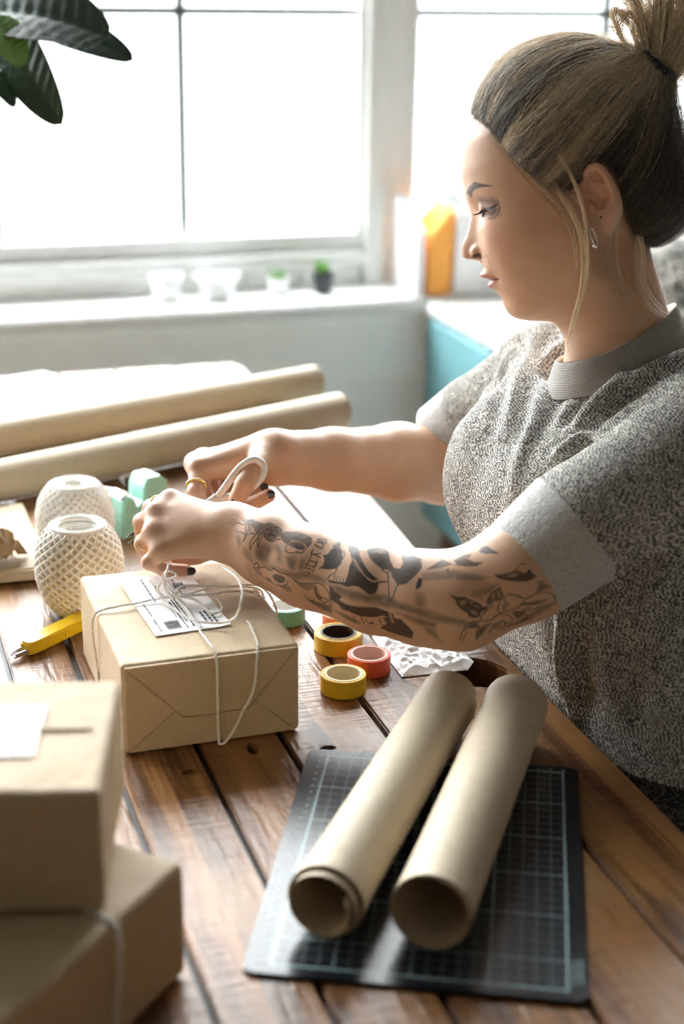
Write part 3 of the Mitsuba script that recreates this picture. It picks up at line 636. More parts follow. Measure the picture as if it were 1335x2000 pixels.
# head frame: F forward, U up along the head, Y towards her left (mm)
H0 = np.array([.64369, 1.26197, 1.17818])
EF = np.array([-.86177, .39607, -.31699]); EU = np.array([-.23225, .24750, .94064]); EL = np.array([-.45102, -.88423, .12130])
HB = np.stack([EF, EU, EL], 1)
def to_head(p): return (p - H0) @ HB * 1000
def from_head(q): return H0 + (np.atleast_2d(q) / 1000) @ HB.T
_U = np.array([70, 50, 35, 15, 0, -20, -41, -52, -60, -70, -77, -83, -91, -97, -102, -106, -110, -114, -118])
sp_front = PchipInterpolator(_U[::-1], np.array([78, 87.0, 90.5, 90.8, 90.3, 90.5, 94, 95, 93.5, 90.5, 88.6, 86.4, 85.7, 84.0, 80.5, 75, 66, 54, 40])[::-1])
sp_w = PchipInterpolator(_U[::-1], np.array([62, 68, 71, 73.5, 74, 73, 70.5, 68, 66, 63, 60.5, 58, 54, 50, 46, 42, 37, 31, 22])[::-1])
sp_c = PchipInterpolator(_U[::-1], np.array([-5, -5, -3, 2, 8, 12, 10, 8, 6, 4, 2, 0, -2, -3, -4, -5, -6, -7, -8])[::-1])
sp_p = PchipInterpolator(_U[::-1], np.array([2.3, 2.3, 2.35, 2.35, 2.3, 2.25, 2.1, 2.0, 1.95, 1.9, 1.9, 1.9, 1.9, 1.9, 1.9, 1.9, 2, 2, 2])[::-1])
sp_nose = PchipInterpolator([-52, -48, -45, -42, -40, -37, -33, -27, -21, -17, -9, 0, 6, 15, 24], [0, .3, 1.5, 4.8, 10.0, 16.0, 18.2, 18.2, 14.8, 11.8, 7.3, 2.4, 1.0, .4, 0])
sp_nw = PchipInterpolator([-50, -40, -36, -33, -27, -20, -9, 4, 15], [11, 11, 11.5, 11.5, 10.5, 9.5, 8, 8, 9])
EYE = np.array([69.2, -1.5, 32.0])
def head_sdf(q):
    F, U, Y = q[:, 0], q[:, 1], np.abs(q[:, 2])
    Uc = np.clip(U, -118, 70)
    a_f, w, c, pw = sp_front(Uc), sp_w(Uc), sp_c(Uc), sp_p(Uc)
    g2 = lambda u0, y0, su, sy: np.exp(-((U - u0) / su) ** 2 - ((Y - y0) / sy) ** 2)
    bump = sp_nose(np.clip(U, -52, 24)) * np.exp(-(Y / sp_nw(np.clip(U, -50, 15))) ** 2.4)
    lipw = np.clip(1 - (Y / 25) ** 2, 0, 1)
    bump += 6.4 * np.exp(-((U + 56.8 - .0 * Y) / 3.4) ** 2) * lipw * (1 - .12 * np.exp(-(Y / 3) ** 2)) + 4.6 * np.exp(-((U + 68.2) / 3.3) ** 2) * np.clip(1 - (Y / 21) ** 2, 0, 1)
    bump -= 2.4 * np.exp(-((U + 63.0 + .0006 * Y ** 2) / 1.3) ** 2) * np.clip(1.15 - (Y / 26) ** 2, 0, 1)
    bump -= 1.2 * g2(-47, 0, 6, 3.0)                                                # philtrum
    bump -= 9.5 * g2(2, 31, 9.5, 13) + 2.5 * g2(-6, 14, 9, 6)                          # eye socket
    bump += 2.0 * g2(18, 30, 6, 18)                                                 # brow ridge
    bump += 2.4 * g2(-24, 43, 13, 15) - 1.4 * g2(-52, 33, 14, 7)                     # cheek, fold beside the mouth
    bump -= 1.6 * g2(-63, 26, 4, 4)
    Fx = np.maximum(F - bump - c, 0) / (a_f - c)
    Fb = np.maximum(c - F, 0) / np.interp(U, [-118, -60, -20, 20], [16, 26, 58, 75])
    r = ((Fx + Fb) ** pw + (Y / w) ** pw) ** (1 / pw)
    face = (r - 1) * np.minimum(a_f - c, w) * .95
    face = smax(face, np.maximum(U - 66, -118 - U), 8)
    Ye = np.stack([F, U, Y], 1)
    cran = ell(Ye, (-4, 25, 0), (95, 96, 75))
    d = smin(face, cran, 8)
    d = smin(d, cone(Ye, (-7.5, -40, 0), (-9, -190, 0), 47.5, 49.5) , 16)
    d = smin(d, cone(Ye, (-4, -128, 14), (30, -178, 9), 30, 26), 10)                 # sternomastoid
    # lids: a ball in the socket, the upper lid lapping over the lower
    d = smin(d, np.linalg.norm(Ye - EYE, axis=1) - 12.2, 1.5)
    Ld = np.maximum(np.linalg.norm(Ye - EYE - [0, 1.0, 0], axis=1) - 13.6, -(U - (-.9 - .12 * (F - 78))))
    d = smin(d, Ld, .8)
    d = smin(d, np.linalg.norm(Ye - [65.5, -9.6, 32.5], axis=1) - 14.6, 3.0)           # lower lid
    # nose wings and nostrils
    d = smin(d, ell(Ye, (92.5, -34.5, 11.0), (9.5, 7.0, 6.2)), 3.0)
    d = smax(d, -cone(Ye, (103, -40.3, 5.0), (94.5, -38.5, 12.6), 1.9, 2.9), 1.2)
    # ears
    E0 = np.array([-23, -18, 76.5]); e1 = np.array([-.88, 0.12, .42]); e1 /= np.linalg.norm(e1); e2 = np.array([.12, .98, .10]); e2 -= e1 * (e1 @ e2); e2 /= np.linalg.norm(e2); e3 = np.cross(e1, e2)
    if e3[2] < 0: e3 = -e3
    X = (Ye - E0); s, t, n = X @ e1, X @ e2, X @ e3
    m = (np.abs(s) < 40) & (np.abs(t) < 50) & (np.abs(n) < 40)
    if m.any():
        k = np.stack([s[m], t[m], n[m]], 1)
        rim = np.array([(-9, 10, 0), (-6.5, 17.5, .5), (-2, 23.5, 1.5), (4, 26.5, 2.5), (9.5, 25.5, 3), (13.5, 20.5, 3.5), (15, 12.5, 3.5), (14.6, 4, 3), (12.5, -4, 2.5), (9, -11.5, 2), (5, -16.5, 1.5), (1, -21.5, .6), (-3, -26, 0), (-7, -28.3, 0)], float)
        rs = [3.0, 3.0, 3.0, 3.2, 3.3, 3.3, 3.2, 3.1, 3.2, 3.8, 4.4, 4.6, 4.6, 4.2]
        plate = np.maximum(np.maximum(np.abs(k[:, 2] + 4.0) - 4.0, ((k[:, 0] - 2.5) / 12.5) ** 2 * 12 + ((k[:, 1] + 1) / 25) ** 2 * 12 - 12), -30)
        er = smin(plate, chain(k, rim, rs, 2), 2)
        er = smin(er, chain(k, np.array([(0, 13.5, -.5), (5, 11.5, .3), (9.2, 7, 1.0), (9.2, 0, 1.0), (6, -7, .8), (0, -11, 1.2), (-5.5, -12.2, 1.2)], float), [1.8, 2.2, 2.4, 2.4, 2.4, 2.6, 2.2], 2), 2)
        er = smin(er, chain(k, np.array([(-9, 9, 0), (-6, 3, -.5), (1, 2.5, -2)], float), [2.6, 2.0, 1.2], 2), 2)
        er = smin(er, ell(k, (-10.5, -5.5, 1.5), (4, 5.5, 3)), 2.5)
        er = smin(er, chain(k, np.array([(-4, -16, 0), (-5, -24, 0)], float), [5.2, 4.6], 2), 3)
        er = smax(er, -ell(k, (.5, -2.5, 3), (6.8, 7.5, 6.0)), 1.5)
        er = smax(er, -ell(k, (3.0, 17.5, 3.4), (5.2, 4.0, 3.6)), 1.2)
        dd = d[m]; d = d.copy()
        d[m] = smin(dd, np.where(np.abs(k[:, 0]) < 38, er, 9), 2.0)
    return d

ARM_L = np.array([[.3183, 1.2376, .8812], [.3435, 1.2086, .8743], [.3696, 1.1776, .8659], [.4156, 1.1261, .8599], [.4484, 1.0956, .8592], [.4725, 1.0770, .8612], [.5242, 1.0633, .8899], [.70, 1.085, .965]])
R_ARM_L = [.0258, .0318, .0345, .0372, .0388, .0398, .0425, .042]
ARM_R = np.array([[.3946, 1.3709, .9059], [.4645, 1.3952, .8904], [.5471, 1.4269, .8709], [.6090, 1.4471, .8550], [.70, 1.370, .952]])
R_ARM_R = [.0262, .0305, .040, .0405, .042]
KN_L = np.array([[.2730, 1.2896, .8981], [.2575, 1.2779, .8916], [.2516, 1.2602, .8806], [.2537, 1.2430, .8695]])
FG_L = [np.array(x) for x in ([[.2730, 1.2896, .8981], [.2602, 1.3148, .8849], [.2542, 1.3166, .8630], [.2586, 1.3023, .8498]], [[.2575, 1.2779, .8916], [.2476, 1.2965, .8783], [.2495, 1.3021, .8559], [.2595, 1.2891, .8454]],
        [[.2516, 1.2602, .8806], [.2431, 1.2713, .8667], [.2497, 1.2786, .8473], [.2643, 1.2718, .8422]], [[.2537, 1.2430, .8695], [.2436, 1.2476, .8576], [.2587, 1.2539, .8461], [.2778, 1.2551, .8430]])]
TH_L = np.array([[.3126, 1.2628, .8624], [.2953, 1.2824, .8480], [.2765, 1.2857, .8417]])
KN_R = np.array([[.3187, 1.3702, .9007], [.3203, 1.3897, .9004], [.3317, 1.4074, .8983], [.3481, 1.4228, .8944]])
FG_R = [np.array(x) for x in ([[.3187, 1.3702, .9007], [.3095, 1.3453, .8855], [.3124, 1.3251, .8732], [.3180, 1.3134, .8679]], [[.3203, 1.3897, .9004], [.3229, 1.3600, .8710], [.3464, 1.3323, .8664], [.3748, 1.3203, .8843]],
        [[.3317, 1.4074, .8983], [.3367, 1.3827, .8665], [.3562, 1.3536, .8662], [.3760, 1.3462, .8826]], [[.3481, 1.4228, .8944], [.3522, 1.3984, .8718], [.3659, 1.3743, .8707], [.3809, 1.3712, .8821]])]
TH_R = np.array([[.3793, 1.3519, .9130], [.3604, 1.3263, .9110], [.3501, 1.3146, .9003], [.3403, 1.3104, .8862]])
def hand_sdf(p, wrist, wr, kn, fg, th, rt):
    d = None
    for i, k in enumerate(kn):
        c = cone(p, wrist, k, wr * .80, .0108 - .0006 * i); d = c if d is None else smin(d, c, .012)
    for i in range(3): d = smin(d, cone(p, kn[i], kn[i + 1], .0095, .0092), .006)
    for i, k in enumerate(kn): d = smin(d, np.linalg.norm(p - k, axis=1) - (.0104 - .0006 * i), .003)
    for i, f in enumerate(fg):
        s = (1, 1.03, .98, .86)[i]
        c = chain(p, f, np.array([.0094, .0084, .0076, .0066]) * s, .0025); d = smin(d, c, .0035)
    d = smin(d, chain(p, np.vstack([wrist * .55 + th[0] * .45, th]), rt, .003), .007)
    return d
def body_sdf(p):
    d = np.full(len(p), 1.0)
    q = to_head(p)
    m = (np.abs(q[:, 0]) < 135) & (q[:, 1] > -250) & (q[:, 1] < 140) & (np.abs(q[:, 2]) < 110)
    if m.any(): d[m] = head_sdf(q[m]) / 1000
    far = ~m
    t = np.minimum(ell(p, (.705, 1.215, .85), (.105, .15, .15)), 1)
    t = smin(t, cone(p, (.700, 1.215, .965), (.70, 1.085, .962), .044, .040), .03)
    t = smin(t, cone(p, (.700, 1.215, .965), (.70, 1.370, .950), .044, .040), .03)
    d = np.where(m, smin(d, t, .03), t)
    al = chain(p, ARM_L, R_ARM_L, .012)
    el_ = ell(p, (.476, 1.092, .8345), (.022, .022, .014))
    al = smin(al, el_, .012)
    ml = p[:, 0] < .42
    h = np.full(len(p), 1.0)
    ml = (p[:, 0] < .345) & (p[:, 1] < 1.345)
    if ml.any(): h[ml] = hand_sdf(p[ml], ARM_L[0], R_ARM_L[0], KN_L, FG_L, TH_L, [.017, .0125, .0102, .0082])
    al = smin(al, h, .010)
    ar = chain(p, ARM_R, R_ARM_R, .012)
    h = np.full(len(p), 1.0)
    mr = (p[:, 0] < .43) & (p[:, 1] > 1.285)
    if mr.any(): h[mr] = hand_sdf(p[mr], ARM_R[0], R_ARM_R[0], KN_R, FG_R, TH_R, [.017, .0125, .0102, .0094, .0080])
    ar = smin(ar, h, .010)
    return smin(smin(d, al, .015), ar, .004)
BODY_H = .0017
body = mesh_sdf(body_sdf, (.225, .96, .69), (.83, 1.52, 1.31), BODY_H, smooth=5)

# ---------------------------------------------------------------- skin: face paint, freckles, the tattooed arm
def seg_dist(p, pts, closed=False):
    pts = np.asarray(pts, float)
    if closed: pts = np.vstack([pts, pts[:1]])
    d = np.full(len(p), 1e9)
    for a, b in zip(pts[:-1], pts[1:]):
        ab = b - a; t = np.clip(((p - a) @ ab) / (ab @ ab + 1e-9), 0, 1)
        d = np.minimum(d, np.linalg.norm(p - a - t[:, None] * ab, axis=1))
    return d
def inside(p, pts):
    pts = np.asarray(pts, float); w = np.zeros(len(p), bool)
    for (x0, y0), (x1, y1) in zip(pts, np.roll(pts, -1, 0)):
        c = (y0 > p[:, 1]) != (y1 > p[:, 1])
        w ^= c & (p[:, 0] < (x1 - x0) * (p[:, 1] - y0) / (y1 - y0 + 1e-12) + x0)
    return w
def cover(p, pts, soft):
    d = seg_dist(p, pts, True); s = np.where(inside(p, pts), -d, d)
    return np.clip(.5 - s / max(soft, 1e-3), 0, 1)
AE1, AE2, AN = np.array([.68981, -.71844, -.08947]), np.array([.17507, .04562, .98350]), np.array([-.70250, -.69409, .15725])
TATTOO = "0.3,1.21:6.3 11.6 11.8 14.6 17.2 8.7 23.8 9.9 28.1 2.8 25.1 -3.3 14.2 -4.2 10 0.7|0.9,-0.26:13.9 5.7 13.9 10.3 12.3 13.9 14.2 16.7 19.4 17.3 24.1 18.3|0.95,-0.35:13.9 5.7 16.6 9.8 22.3 11.5 27.2 11.3|0.9,-0.35:25.6 18.7 27.3 14.9 29.1 11.4 28.9 5.2|0.9,-0.26:28 19.4 30.2 14.9 30.6 10.2 29.1 5.2|0.85,-0.26:27.2 11.3 32.8 12.4 36.2 14.9|0.9,-0.26:32.5 20.2 31.6 16.1 35.2 13.9 40.6 16.8|0.95,-0.52:40.5 15.2 37.3 9.6 36.8 4.5 39.2 0.9|0.9,-0.26:39.2 0.9 39.1 5.1 41.2 9.8 43.5 16.7|0.9,-0.43:41.8 16.3 43 10.2 44 6.4 45.9 4.8|0.9,-0.26:45.9 4.8 45.2 8.3 45.4 13.2 44.3 16.9|0.72,0.52:17.6 20 27.5 23.4 37.7 23.4 42.6 23.3 42.7 18.1 41.4 15.4 37.1 16 32.5 19.4 24.1 18.3|0.62,0.43:40.2 22.8 45.3 25.3 53.9 23.4 60 21.8 62.8 17.3 58.9 17.1 55.9 12.5 51 12.9 46.7 15.9 43.5 16.7|0.95,-0.26:45.9 18.8 49.1 20.6 52.2 18.6 49.9 16.6|0.95,-0.26:51 19.1 55.2 20.7 58.2 18.1 53.9 16.7|0.95,-0.26:50.7 15.2 55.1 17 57.9 14.9|0.95,-0.26:42.8 21.9 45.4 23.2 49.2 21.7|0.95,-0.26:51.4 22.2 55.2 22.9 59.7 21|0.95,-0.35:46.5 15.5 51.6 12.7 56.8 12.6 59.6 14.6 62.4 15.7|0.8,0.52:59.1 19.4 64.6 22.1 72.9 24.1 82.6 24.1 89.5 22.8 91.3 19.6 90 16.4 86.3 17.9 80.1 18.6 74.7 18.1 71.3 14.2 68.2 14.2 64.2 15.4|0.45,0.43:71.3 14.2 76.8 17.9 83.5 18 88.4 16.1 87.6 12.9 81.5 13.7 78.2 12.9|0.95,-0.35:70.9 14.9 71.2 11.1 73.5 8.6 78.5 8.7 83.2 10.7 87.7 11 89.2 14 90.3 17.3 91.3 19.6|0.8,0.43:77.4 15 83.6 15 86.8 14.2 82.3 12.4|0.9,-0.26:66.9 19.8 69.2 21.8 71.2 17.2|0.9,-0.26:74.2 23 75.9 19.1|0.9,-0.26:80.1 22.9 82.1 19.8|0.33,1.56:43 2 47.6 8.1 53.8 8.8 59 6.1 57.9 0.9 58.6 -5.7 51.7 -7.8 45.4 -4.3|0.3,1.56:59.5 9.5 64.9 10.9 69 7.3 72.5 -1.5 67.2 -1.4 65.9 4.8|0.32,1.56:75.5 4.3 82.7 7.8 86.2 3.9 85.9 -4.5 81.2 -4.1|0.3,1.39:88.1 6 91.6 8.4 92.6 10.2 94.7 2.8 93.2 -4.2 89 -2|0.22,1.39:29.8 0.8 37.5 0.5 41.4 -3.6 43.2 -10.2 34.8 -7.3|0.3,1.39:52 -9.5 65.8 -8.7 80.4 -9.4 90.1 -11.9 98.5 -7.9 107.8 -7.9 117.4 -7.6 116.2 -2.9 106.4 -2.4 95.3 -2 85.4 -6.3 73.8 -6.2 61 -6.7|0.95,-0.43:44.3 -11.3 49 -9.9 50.2 -12.7 55.2 -10.3 61.8 -11.3 65.7 -8.3 70.3 -9.8 78.5 -9.5 84.4 -10.9 90.3 -13.6 96 -17.4|0.9,-0.26:44.3 -11.3 45.4 -15.1 48.2 -18 52.2 -20|0.85,-0.26:45.8 -14 49.3 -13|0.85,-0.26:47.3 -15.9 49.8 -14.7|0.8,-0.26:49.1 -10.3 49.8 -15.6 53.4 -18.2|0.78,0.35:64.5 -15.3 68.5 -12.2 74.8 -11.9 79 -13.3 78.4 -17.1 73.4 -19.6 68 -18.7|0.6,0.35:56.6 -19 62.3 -18.9 65.1 -21.6 59.7 -22.6|0.85,-0.26:71.2 -21.3 75.4 -21.7 80.4 -18.3 81.1 -14.5|0.5,0.52:72.2 -22.8 79.4 -18.6 83.3 -19.3 86.9 -24.7 81.2 -24.6|0.7,-0.26:52.2 -20 62.1 -22.2 71.1 -23.2|0.9,-0.35:88.4 -13.3 97.4 -12.6 108.1 -9.5 114.8 -9.2 119.3 -12.2 123.9 -17.7 124.8 -26.7 122.3 -33.8|0.5,0.69:91.2 -13.4 97.4 -12.6 108.2 -10.3 107.8 -14 99.7 -19.1 95 -15.9|0.9,-0.43:107.7 -13.1 108.1 -19.3 112 -23.6 118.9 -24.1|0.9,-0.35:112 -18.1 116.9 -21 121 -20.6 117.7 -25.5|0.75,0.52:107.2 -13.3 109.4 -11.7 111 -18.4 115 -21.7 112.9 -24.3 108.2 -20.2|0.65,-0.35:98.8 -22.1 96.6 -27.6|0.65,-0.35:101.5 -22.6 99.2 -28.4|0.65,-0.35:104.3 -23.1 101.8 -29.2|0.65,-0.35:107.1 -23.5 104.4 -29.9|0.42,0.69:99.4 -26.8 108.8 -26.6 121.8 -25.9 122.7 -32.6 115.2 -33.5 104.4 -30.2|0.95,-0.61:95.4 4.5 95.7 -0.3|0.95,-0.61:103 4.8 102.6 -0.5|0.95,-0.52:96 3.1 103.2 3.3|0.95,-0.52:98.8 1.3 101.1 -0.1|0.9,-0.52:96 0.2 99.1 0.6|0.95,-0.61:96.1 9.4 96.7 4.8|0.95,-0.61:103.1 8.8 104.2 4.3|0.95,-0.52:96.6 7.2 103.7 6.6|0.95,-0.61:95.3 15 96.5 10.3|0.95,-0.52:96.3 12.6 104.6 11.5|0.9,-0.52:98 12.6 103.4 14.2|0.95,-0.52:94.9 19 102.5 17.7|0.95,-0.52:102.5 17.7 101.7 20.4 94.5 21|0.85,-0.43:93.9 22.6 102.5 21.9|0.8,-0.43:94.1 23.3 99.7 23.7 103.2 22|0.95,-0.78:98 -5.4 98.3 -5.6|0.95,-0.69:99.2 -2.5 99.5 -2.8|0.92,0.35:106.6 2.4 110 6.9 109.5 10.7 106.4 13.6 109.7 15.2 110.3 19.3 115.6 21.9 120.5 20.7 125 16.2 125.8 12 124 7.6 116.3 4.6 109.9 3.7|0.8,0.43:109.8 20.9 109.7 24.2 113.5 25 117.1 21.9 112.5 20.2|0.95,-0.43:118.7 -3.6 119.8 0.8 123.5 4.3 123.8 9.9 125.4 15.6 122.3 20.5|0.9,-0.35:118.8 -4 123.1 -3.1|0.92,0.26:130.4 20.6 134.7 17.5 134.6 13 136.1 7.3 135.9 0.1 129.9 -1.8 121.1 -3.3 119.2 -5.5 130.4 -3.3 139.4 -2.9 144.5 -0.6 149.8 0.1 155.8 -2.4 160.4 -3.6 164.3 -2.2 165.7 1.8 165.2 7.2 172 9.3 171.5 10.4 164.3 8.5 160.9 6.1 155.4 7.1 147.7 10.5 139.8 14.5|0.9,-0.43:123.9 2.1 124.6 -3|0.9,-0.43:127.1 2.2 127.4 -2.1|0.9,-0.43:130.4 2.4 130.2 -1.3|0.9,-0.43:133.6 2.6 133 -0.4|0.93,0.26:121.9 24.4 126.9 25.6 133.4 26.1 139.6 21.7 148.1 16.6 154.6 13 163.8 9.5 160.4 7.6 153.7 9 146.3 13.2 137.3 18.2 128 21.4|0.9,-0.35:128.3 22.1 133.8 18.7 144.7 12.8 154.3 7.6 160 6.3 164.5 7.8|0.9,0.35:141.3 26.7 146 29 153.2 30.4 160.2 28.8 164.9 25.3 172.3 21 177.7 21.7 178.7 25.5 172.6 29.1 172.1 30.8 181.7 32.1 191.3 32 196.1 27.2 195 22.7 192.4 17.7 189.1 13 184.5 11 180.2 12.1 176.1 14.7 171.8 17.2 167.4 18.3 163.5 17.3 157.1 19.5 148.6 22.5|-0.75,0.52:163.3 27 166.6 28.9 173 28 178 24.6 175.6 21.8 169.7 23.1|-0.4,0.69:149.6 28 154.7 29.6 158.1 28.4 152.9 26.8|0.97,-0.69:169.4 16.6 173.9 7.9 178.6 -4.3|0.95,-0.61:179.1 -4.2 181.6 6.3 182.5 11.2 188.8 13.7|0.95,-0.43:173.7 15.5 180.2 12.1 182.8 10.5|0.9,-0.35:180.9 18.2 182.4 13.5 182 10.3|0.95,-0.43:163.5 17.3 168.9 15.7|0.95,0.35:197.6 20.5 200.7 19.8 202.4 15 200.2 11.7 198.1 11.6 197.6 16|0.36,1.74:122.8 -5.7 139.6 -3.7 156.2 -3.9 174.2 0.1 187.9 -2.3 219.7 -1.8 220.9 -10 192.7 -8.4 174.7 -10.6 148.9 -11.8 129.4 -12.9|0.3,2.17:200 7.4 207.1 9.3 210 2.1 206.9 -2.8 200.5 -0.4|0.88,0.43:120.4 -6.4 129.1 -11.3 135.5 -12.6 133 -17 140.2 -18.1 151.4 -17.2 166.3 -13.1 176.9 -13.4 184.3 -13.6 184.7 -18.8 173.7 -18.8 166.9 -22.7 155.1 -25.2 144.2 -24 136.3 -24 132.2 -20.9 124.9 -19.8 123.3 -13.2|0.9,-0.35:122.7 -9.9 123 -34.3|0.55,0.52:125.5 -28.1 132.9 -28.2 142 -28.6 151.2 -30.2 155.2 -33 148.8 -34.1 137.4 -32.4|0.9,-0.35:141 -29 143.5 -32 149.4 -30.9|0.9,-0.35:147.9 -27.5 149 -33|0.9,-0.35:155.1 -26.1 157.9 -32.1|0.9,-0.35:159.3 -26.8 161.5 -30 165.7 -28.8|0.9,0.35:162.5 -28.8 165.9 -27.3 164.7 -30.6|0.9,-0.43:172 -22.1 171.9 -25.9 175.2 -28.7|0.85,0.43:173.8 -20.6 184.6 -17.1 191.8 -16.5 198.9 -21.6 202.8 -26.1 200.4 -33 191 -33.1 178.9 -33.6 171.2 -32.2 178.2 -24.8|-0.6,0.43:179.2 -13.5 181.5 -12.8 185.2 -22.3 182.9 -23.1|0.35,1.74:184.1 -11.9 201.4 -10.2 220.9 -10.8 221.3 -17 206.1 -16.8 193.3 -13.4|0.8,0.35:200.3 26.3 204.1 31.3 208.5 36.1 215.9 35.9 223.6 36.3 218.6 38.2 223.6 41.9 230.4 42.2 236.1 41.7 243.7 43.7 241.2 40 234.2 37.8 227.7 36.6 218.9 35.1 212.7 31.5|0.85,0.43:235.9 49.5 238.1 53.6 241.8 55.6 248.3 54.6 256.2 53.8 248.7 51.7 242.8 49.9|0.7,0.52:220.4 40.2 225.4 43.9 231.7 46.6 230.8 43.1 225.8 39.3|0.9,-0.26:243.7 43.7 239.9 40.6 234 39.9|0.8,0.35:216.9 31.7 218 32.5 219.5 30.8 217.8 30|0.28,1.21:197.5 24 222.7 32.9 251.4 33.9 249.1 29.8 226.3 26.3 201.3 19|0.34,1.74:252.1 19.6 258.1 22.7 261.8 30.1 256.8 27.9 250.6 24.8 244.8 18.3 252.7 17|0.33,1.74:206.7 -4.2 225.8 -2.8 245.2 -3.1 246.6 -8.9 235.7 -8.1 219.2 -10.6 207.6 -9.8|0.3,1.56:210 -15.2 221.5 -18.2 226.1 -30.6 222 -27 213.9 -22.6|0.86,0.35:256.3 37 263.2 39.2 268.1 41.8 272.8 44.7 276.4 44.7 280.2 43.7 282.6 47.8 288.6 43.5 283.1 37.8 274.9 36 266.2 34.9 260.5 35.3|-0.55,0.52:266.4 37.7 270.7 42.4 275.9 43.2 274.1 39.5|-0.45,0.52:273.4 45.8 276.7 50.1 281.5 48.5 278.9 45.2|0.85,-0.35:272.7 45.2 275 49.8 279.7 51.7|0.8,-0.26:281.3 38.4 286 40.2 289.3 43.6|0.55,1.04:269 25.1 278.4 25.3 285.2 23.6 290.9 29.6 292.5 39.5 300.6 34.7 295.2 32.2 288.2 25.2 280.4 21.7|0.85,-0.35:290.4 38.2 294.7 39.8|0.85,-0.35:293 31.9 295.2 37 299 36.5|0.84,0.35:226.4 15.5 233.8 14.1 239.6 15.4 246 14 252.1 12.3 255 10 258.5 12.4 257.6 8.5 254.2 5.1 253.3 1.1 250.4 -0.3 246.4 -0 244.2 3.4 239.6 5.3 235.5 8.2 233.7 11.4|-0.5,0.35:236.5 11.1 241.7 14 241.8 10.4 239 8|-0.5,0.35:242.9 12.9 247 13.2 246 10.3|-0.5,0.35:245.2 6.4 251 5.6 252.3 2.4 248.4 2.3|-0.5,0.35:247.6 10.6 251.7 10.4 252.2 7.7|0.75,0.35:256 16.7 258.1 22.7 262.4 27.4 263.7 29.6 266.5 24.5 268.6 22.1 269.8 19.5 265.8 17.6 261.1 15.7 259.3 12.6 256 13|-0.55,0.26:259.1 22 260.6 23.2 261.2 17.7 259.6 17.4|-0.55,0.26:262.1 24.5 264 25.9 265.4 20.5 263.9 19.2|-0.55,0.26:267 20.8 269.4 22.3 268.4 17.2|0.82,-0.35:254.4 -1.7 255.3 3.3 259 9.6 261.4 13.9|0.82,-0.35:254.4 -1.7 261.6 0.1 268.4 7.1 277.7 12.9 283 20.2|0.82,-0.35:270.1 23.4 275.1 24.6 282.8 23.2|0.82,-0.35:283 20.2 288.1 26.2 294.7 30.2 299 30.7|0.82,-0.35:279.3 13.2 285.5 18.6 293.2 19.8 298.1 24.5|0.82,-0.35:277.8 10.8 284 10.8 291.7 15.2 294.3 17.7|0.82,-0.35:261.6 0.1 265.6 4.6 270 5.7 275.3 2.6 272.7 -2.4 268.6 0.7|0.82,-0.35:275.4 8.8 282.5 9.4 285.4 7.5 282.6 2.3 277.3 0.5|0.82,-0.35:241.2 -21.7 242.9 -13.7 245.7 -7 250 -3.3 254.5 -2.7|0.82,-0.35:242.9 -13.7 248.9 -8.5 254.8 -7.8|0.82,-0.35:254.8 -7.8 252.8 -13.3 252.5 -20.2|0.82,-0.35:254.9 -13.1 257.6 -6.5 261.8 -4|0.82,-0.35:262.5 -8.4 264.5 -3.9 269.3 -1.4 269.7 -6.1|0.82,-0.35:241.7 -25.1 246.1 -14.2|0.82,-0.35:260.3 -12.9 263.1 -8.3 268.3 -7.3|0.82,-0.35:269.7 -6.1 276.7 -3.4 285 3.8|0.82,-0.35:299 30.7 303.4 26.8 302.9 22.6|0.82,-0.35:265.9 16.7 265.2 8.6 266.9 6.8|0.82,-0.35:282.5 11.6 288.7 15.9|0.4,0.87:245.7 -7 250 -3.3 253.8 -3.8 253.4 -7.9 248.2 -9.7|0.42,0.87:274.7 8.1 282.5 10 284.6 7.4 278.9 1.9|0.45,0.87:252.8 -13.3 256.3 -7.6 260.4 -5.2 256.2 -15.3 252.5 -20.2|0.4,0.87:280.7 17.7 292.3 22.8 298.1 24.5 293.2 19.8 285.6 16.5|0.5,0.69:262.5 -8.4 265.2 -3.8 269.3 -1.4 265.8 -7.2|0.35,1.21:265.5 -10.8 276.4 -4.9 287.6 2.7 302.8 19.2 305.3 22.4 296.1 19 280.2 0.8|0.5,0.87:269 19.3 272.7 16.1 269.9 9.4 267.5 10"
def refine(m, region, times):
    v, f = np.array(m.vertices), np.array(m.faces)
    for _ in range(times):
        k = np.where(region(v[f].mean(1)))[0]
        v, f = trimesh.remesh.subdivide(v, f, face_index=k)
    return trimesh.Trimesh(v, f, process=False)
vn0 = np.array(body.vertex_normals); tree0 = cKDTree(np.array(body.vertices))
def tat_region(c): return (c[:, 0] > .314) & (c[:, 0] < .575) & (c[:, 1] < 1.245) & (vn0[tree0.query(c)[1]] @ AN > -.15) & (c[:, 2] < .96)
def face_region(c):
    q = to_head(c); return (q[:, 0] > 54) & (q[:, 1] > -78) & (q[:, 1] < 32) & (q[:, 2] > -5)
body = refine(body, tat_region, 2)
body = refine(body, face_region, 2)
v = np.array(body.vertices); q = to_head(v); nb_ = vn0[tree0.query(v)[1]]
isface = (np.abs(q[:, 0]) < 135) & (q[:, 1] > -190) & (np.abs(q[:, 2]) < 100)
base = np.tile(np.array([.585, .36, .235]), (len(v), 1))
mott = meshkit.fbm(v * 60, 3, 5)[:, None]
base = base * (.93 + .14 * mott) * np.array([1, 1, 1]) + (meshkit.fbm(v * 25, 2, 8)[:, None] - .5) * np.array([.05, -.01, -.015])
def blend(col, k): 
    global base
    base = base * (1 - k[:, None]) + np.array(col) * k[:, None]
fu = q[:, :2]; Yq = np.abs(q[:, 2])
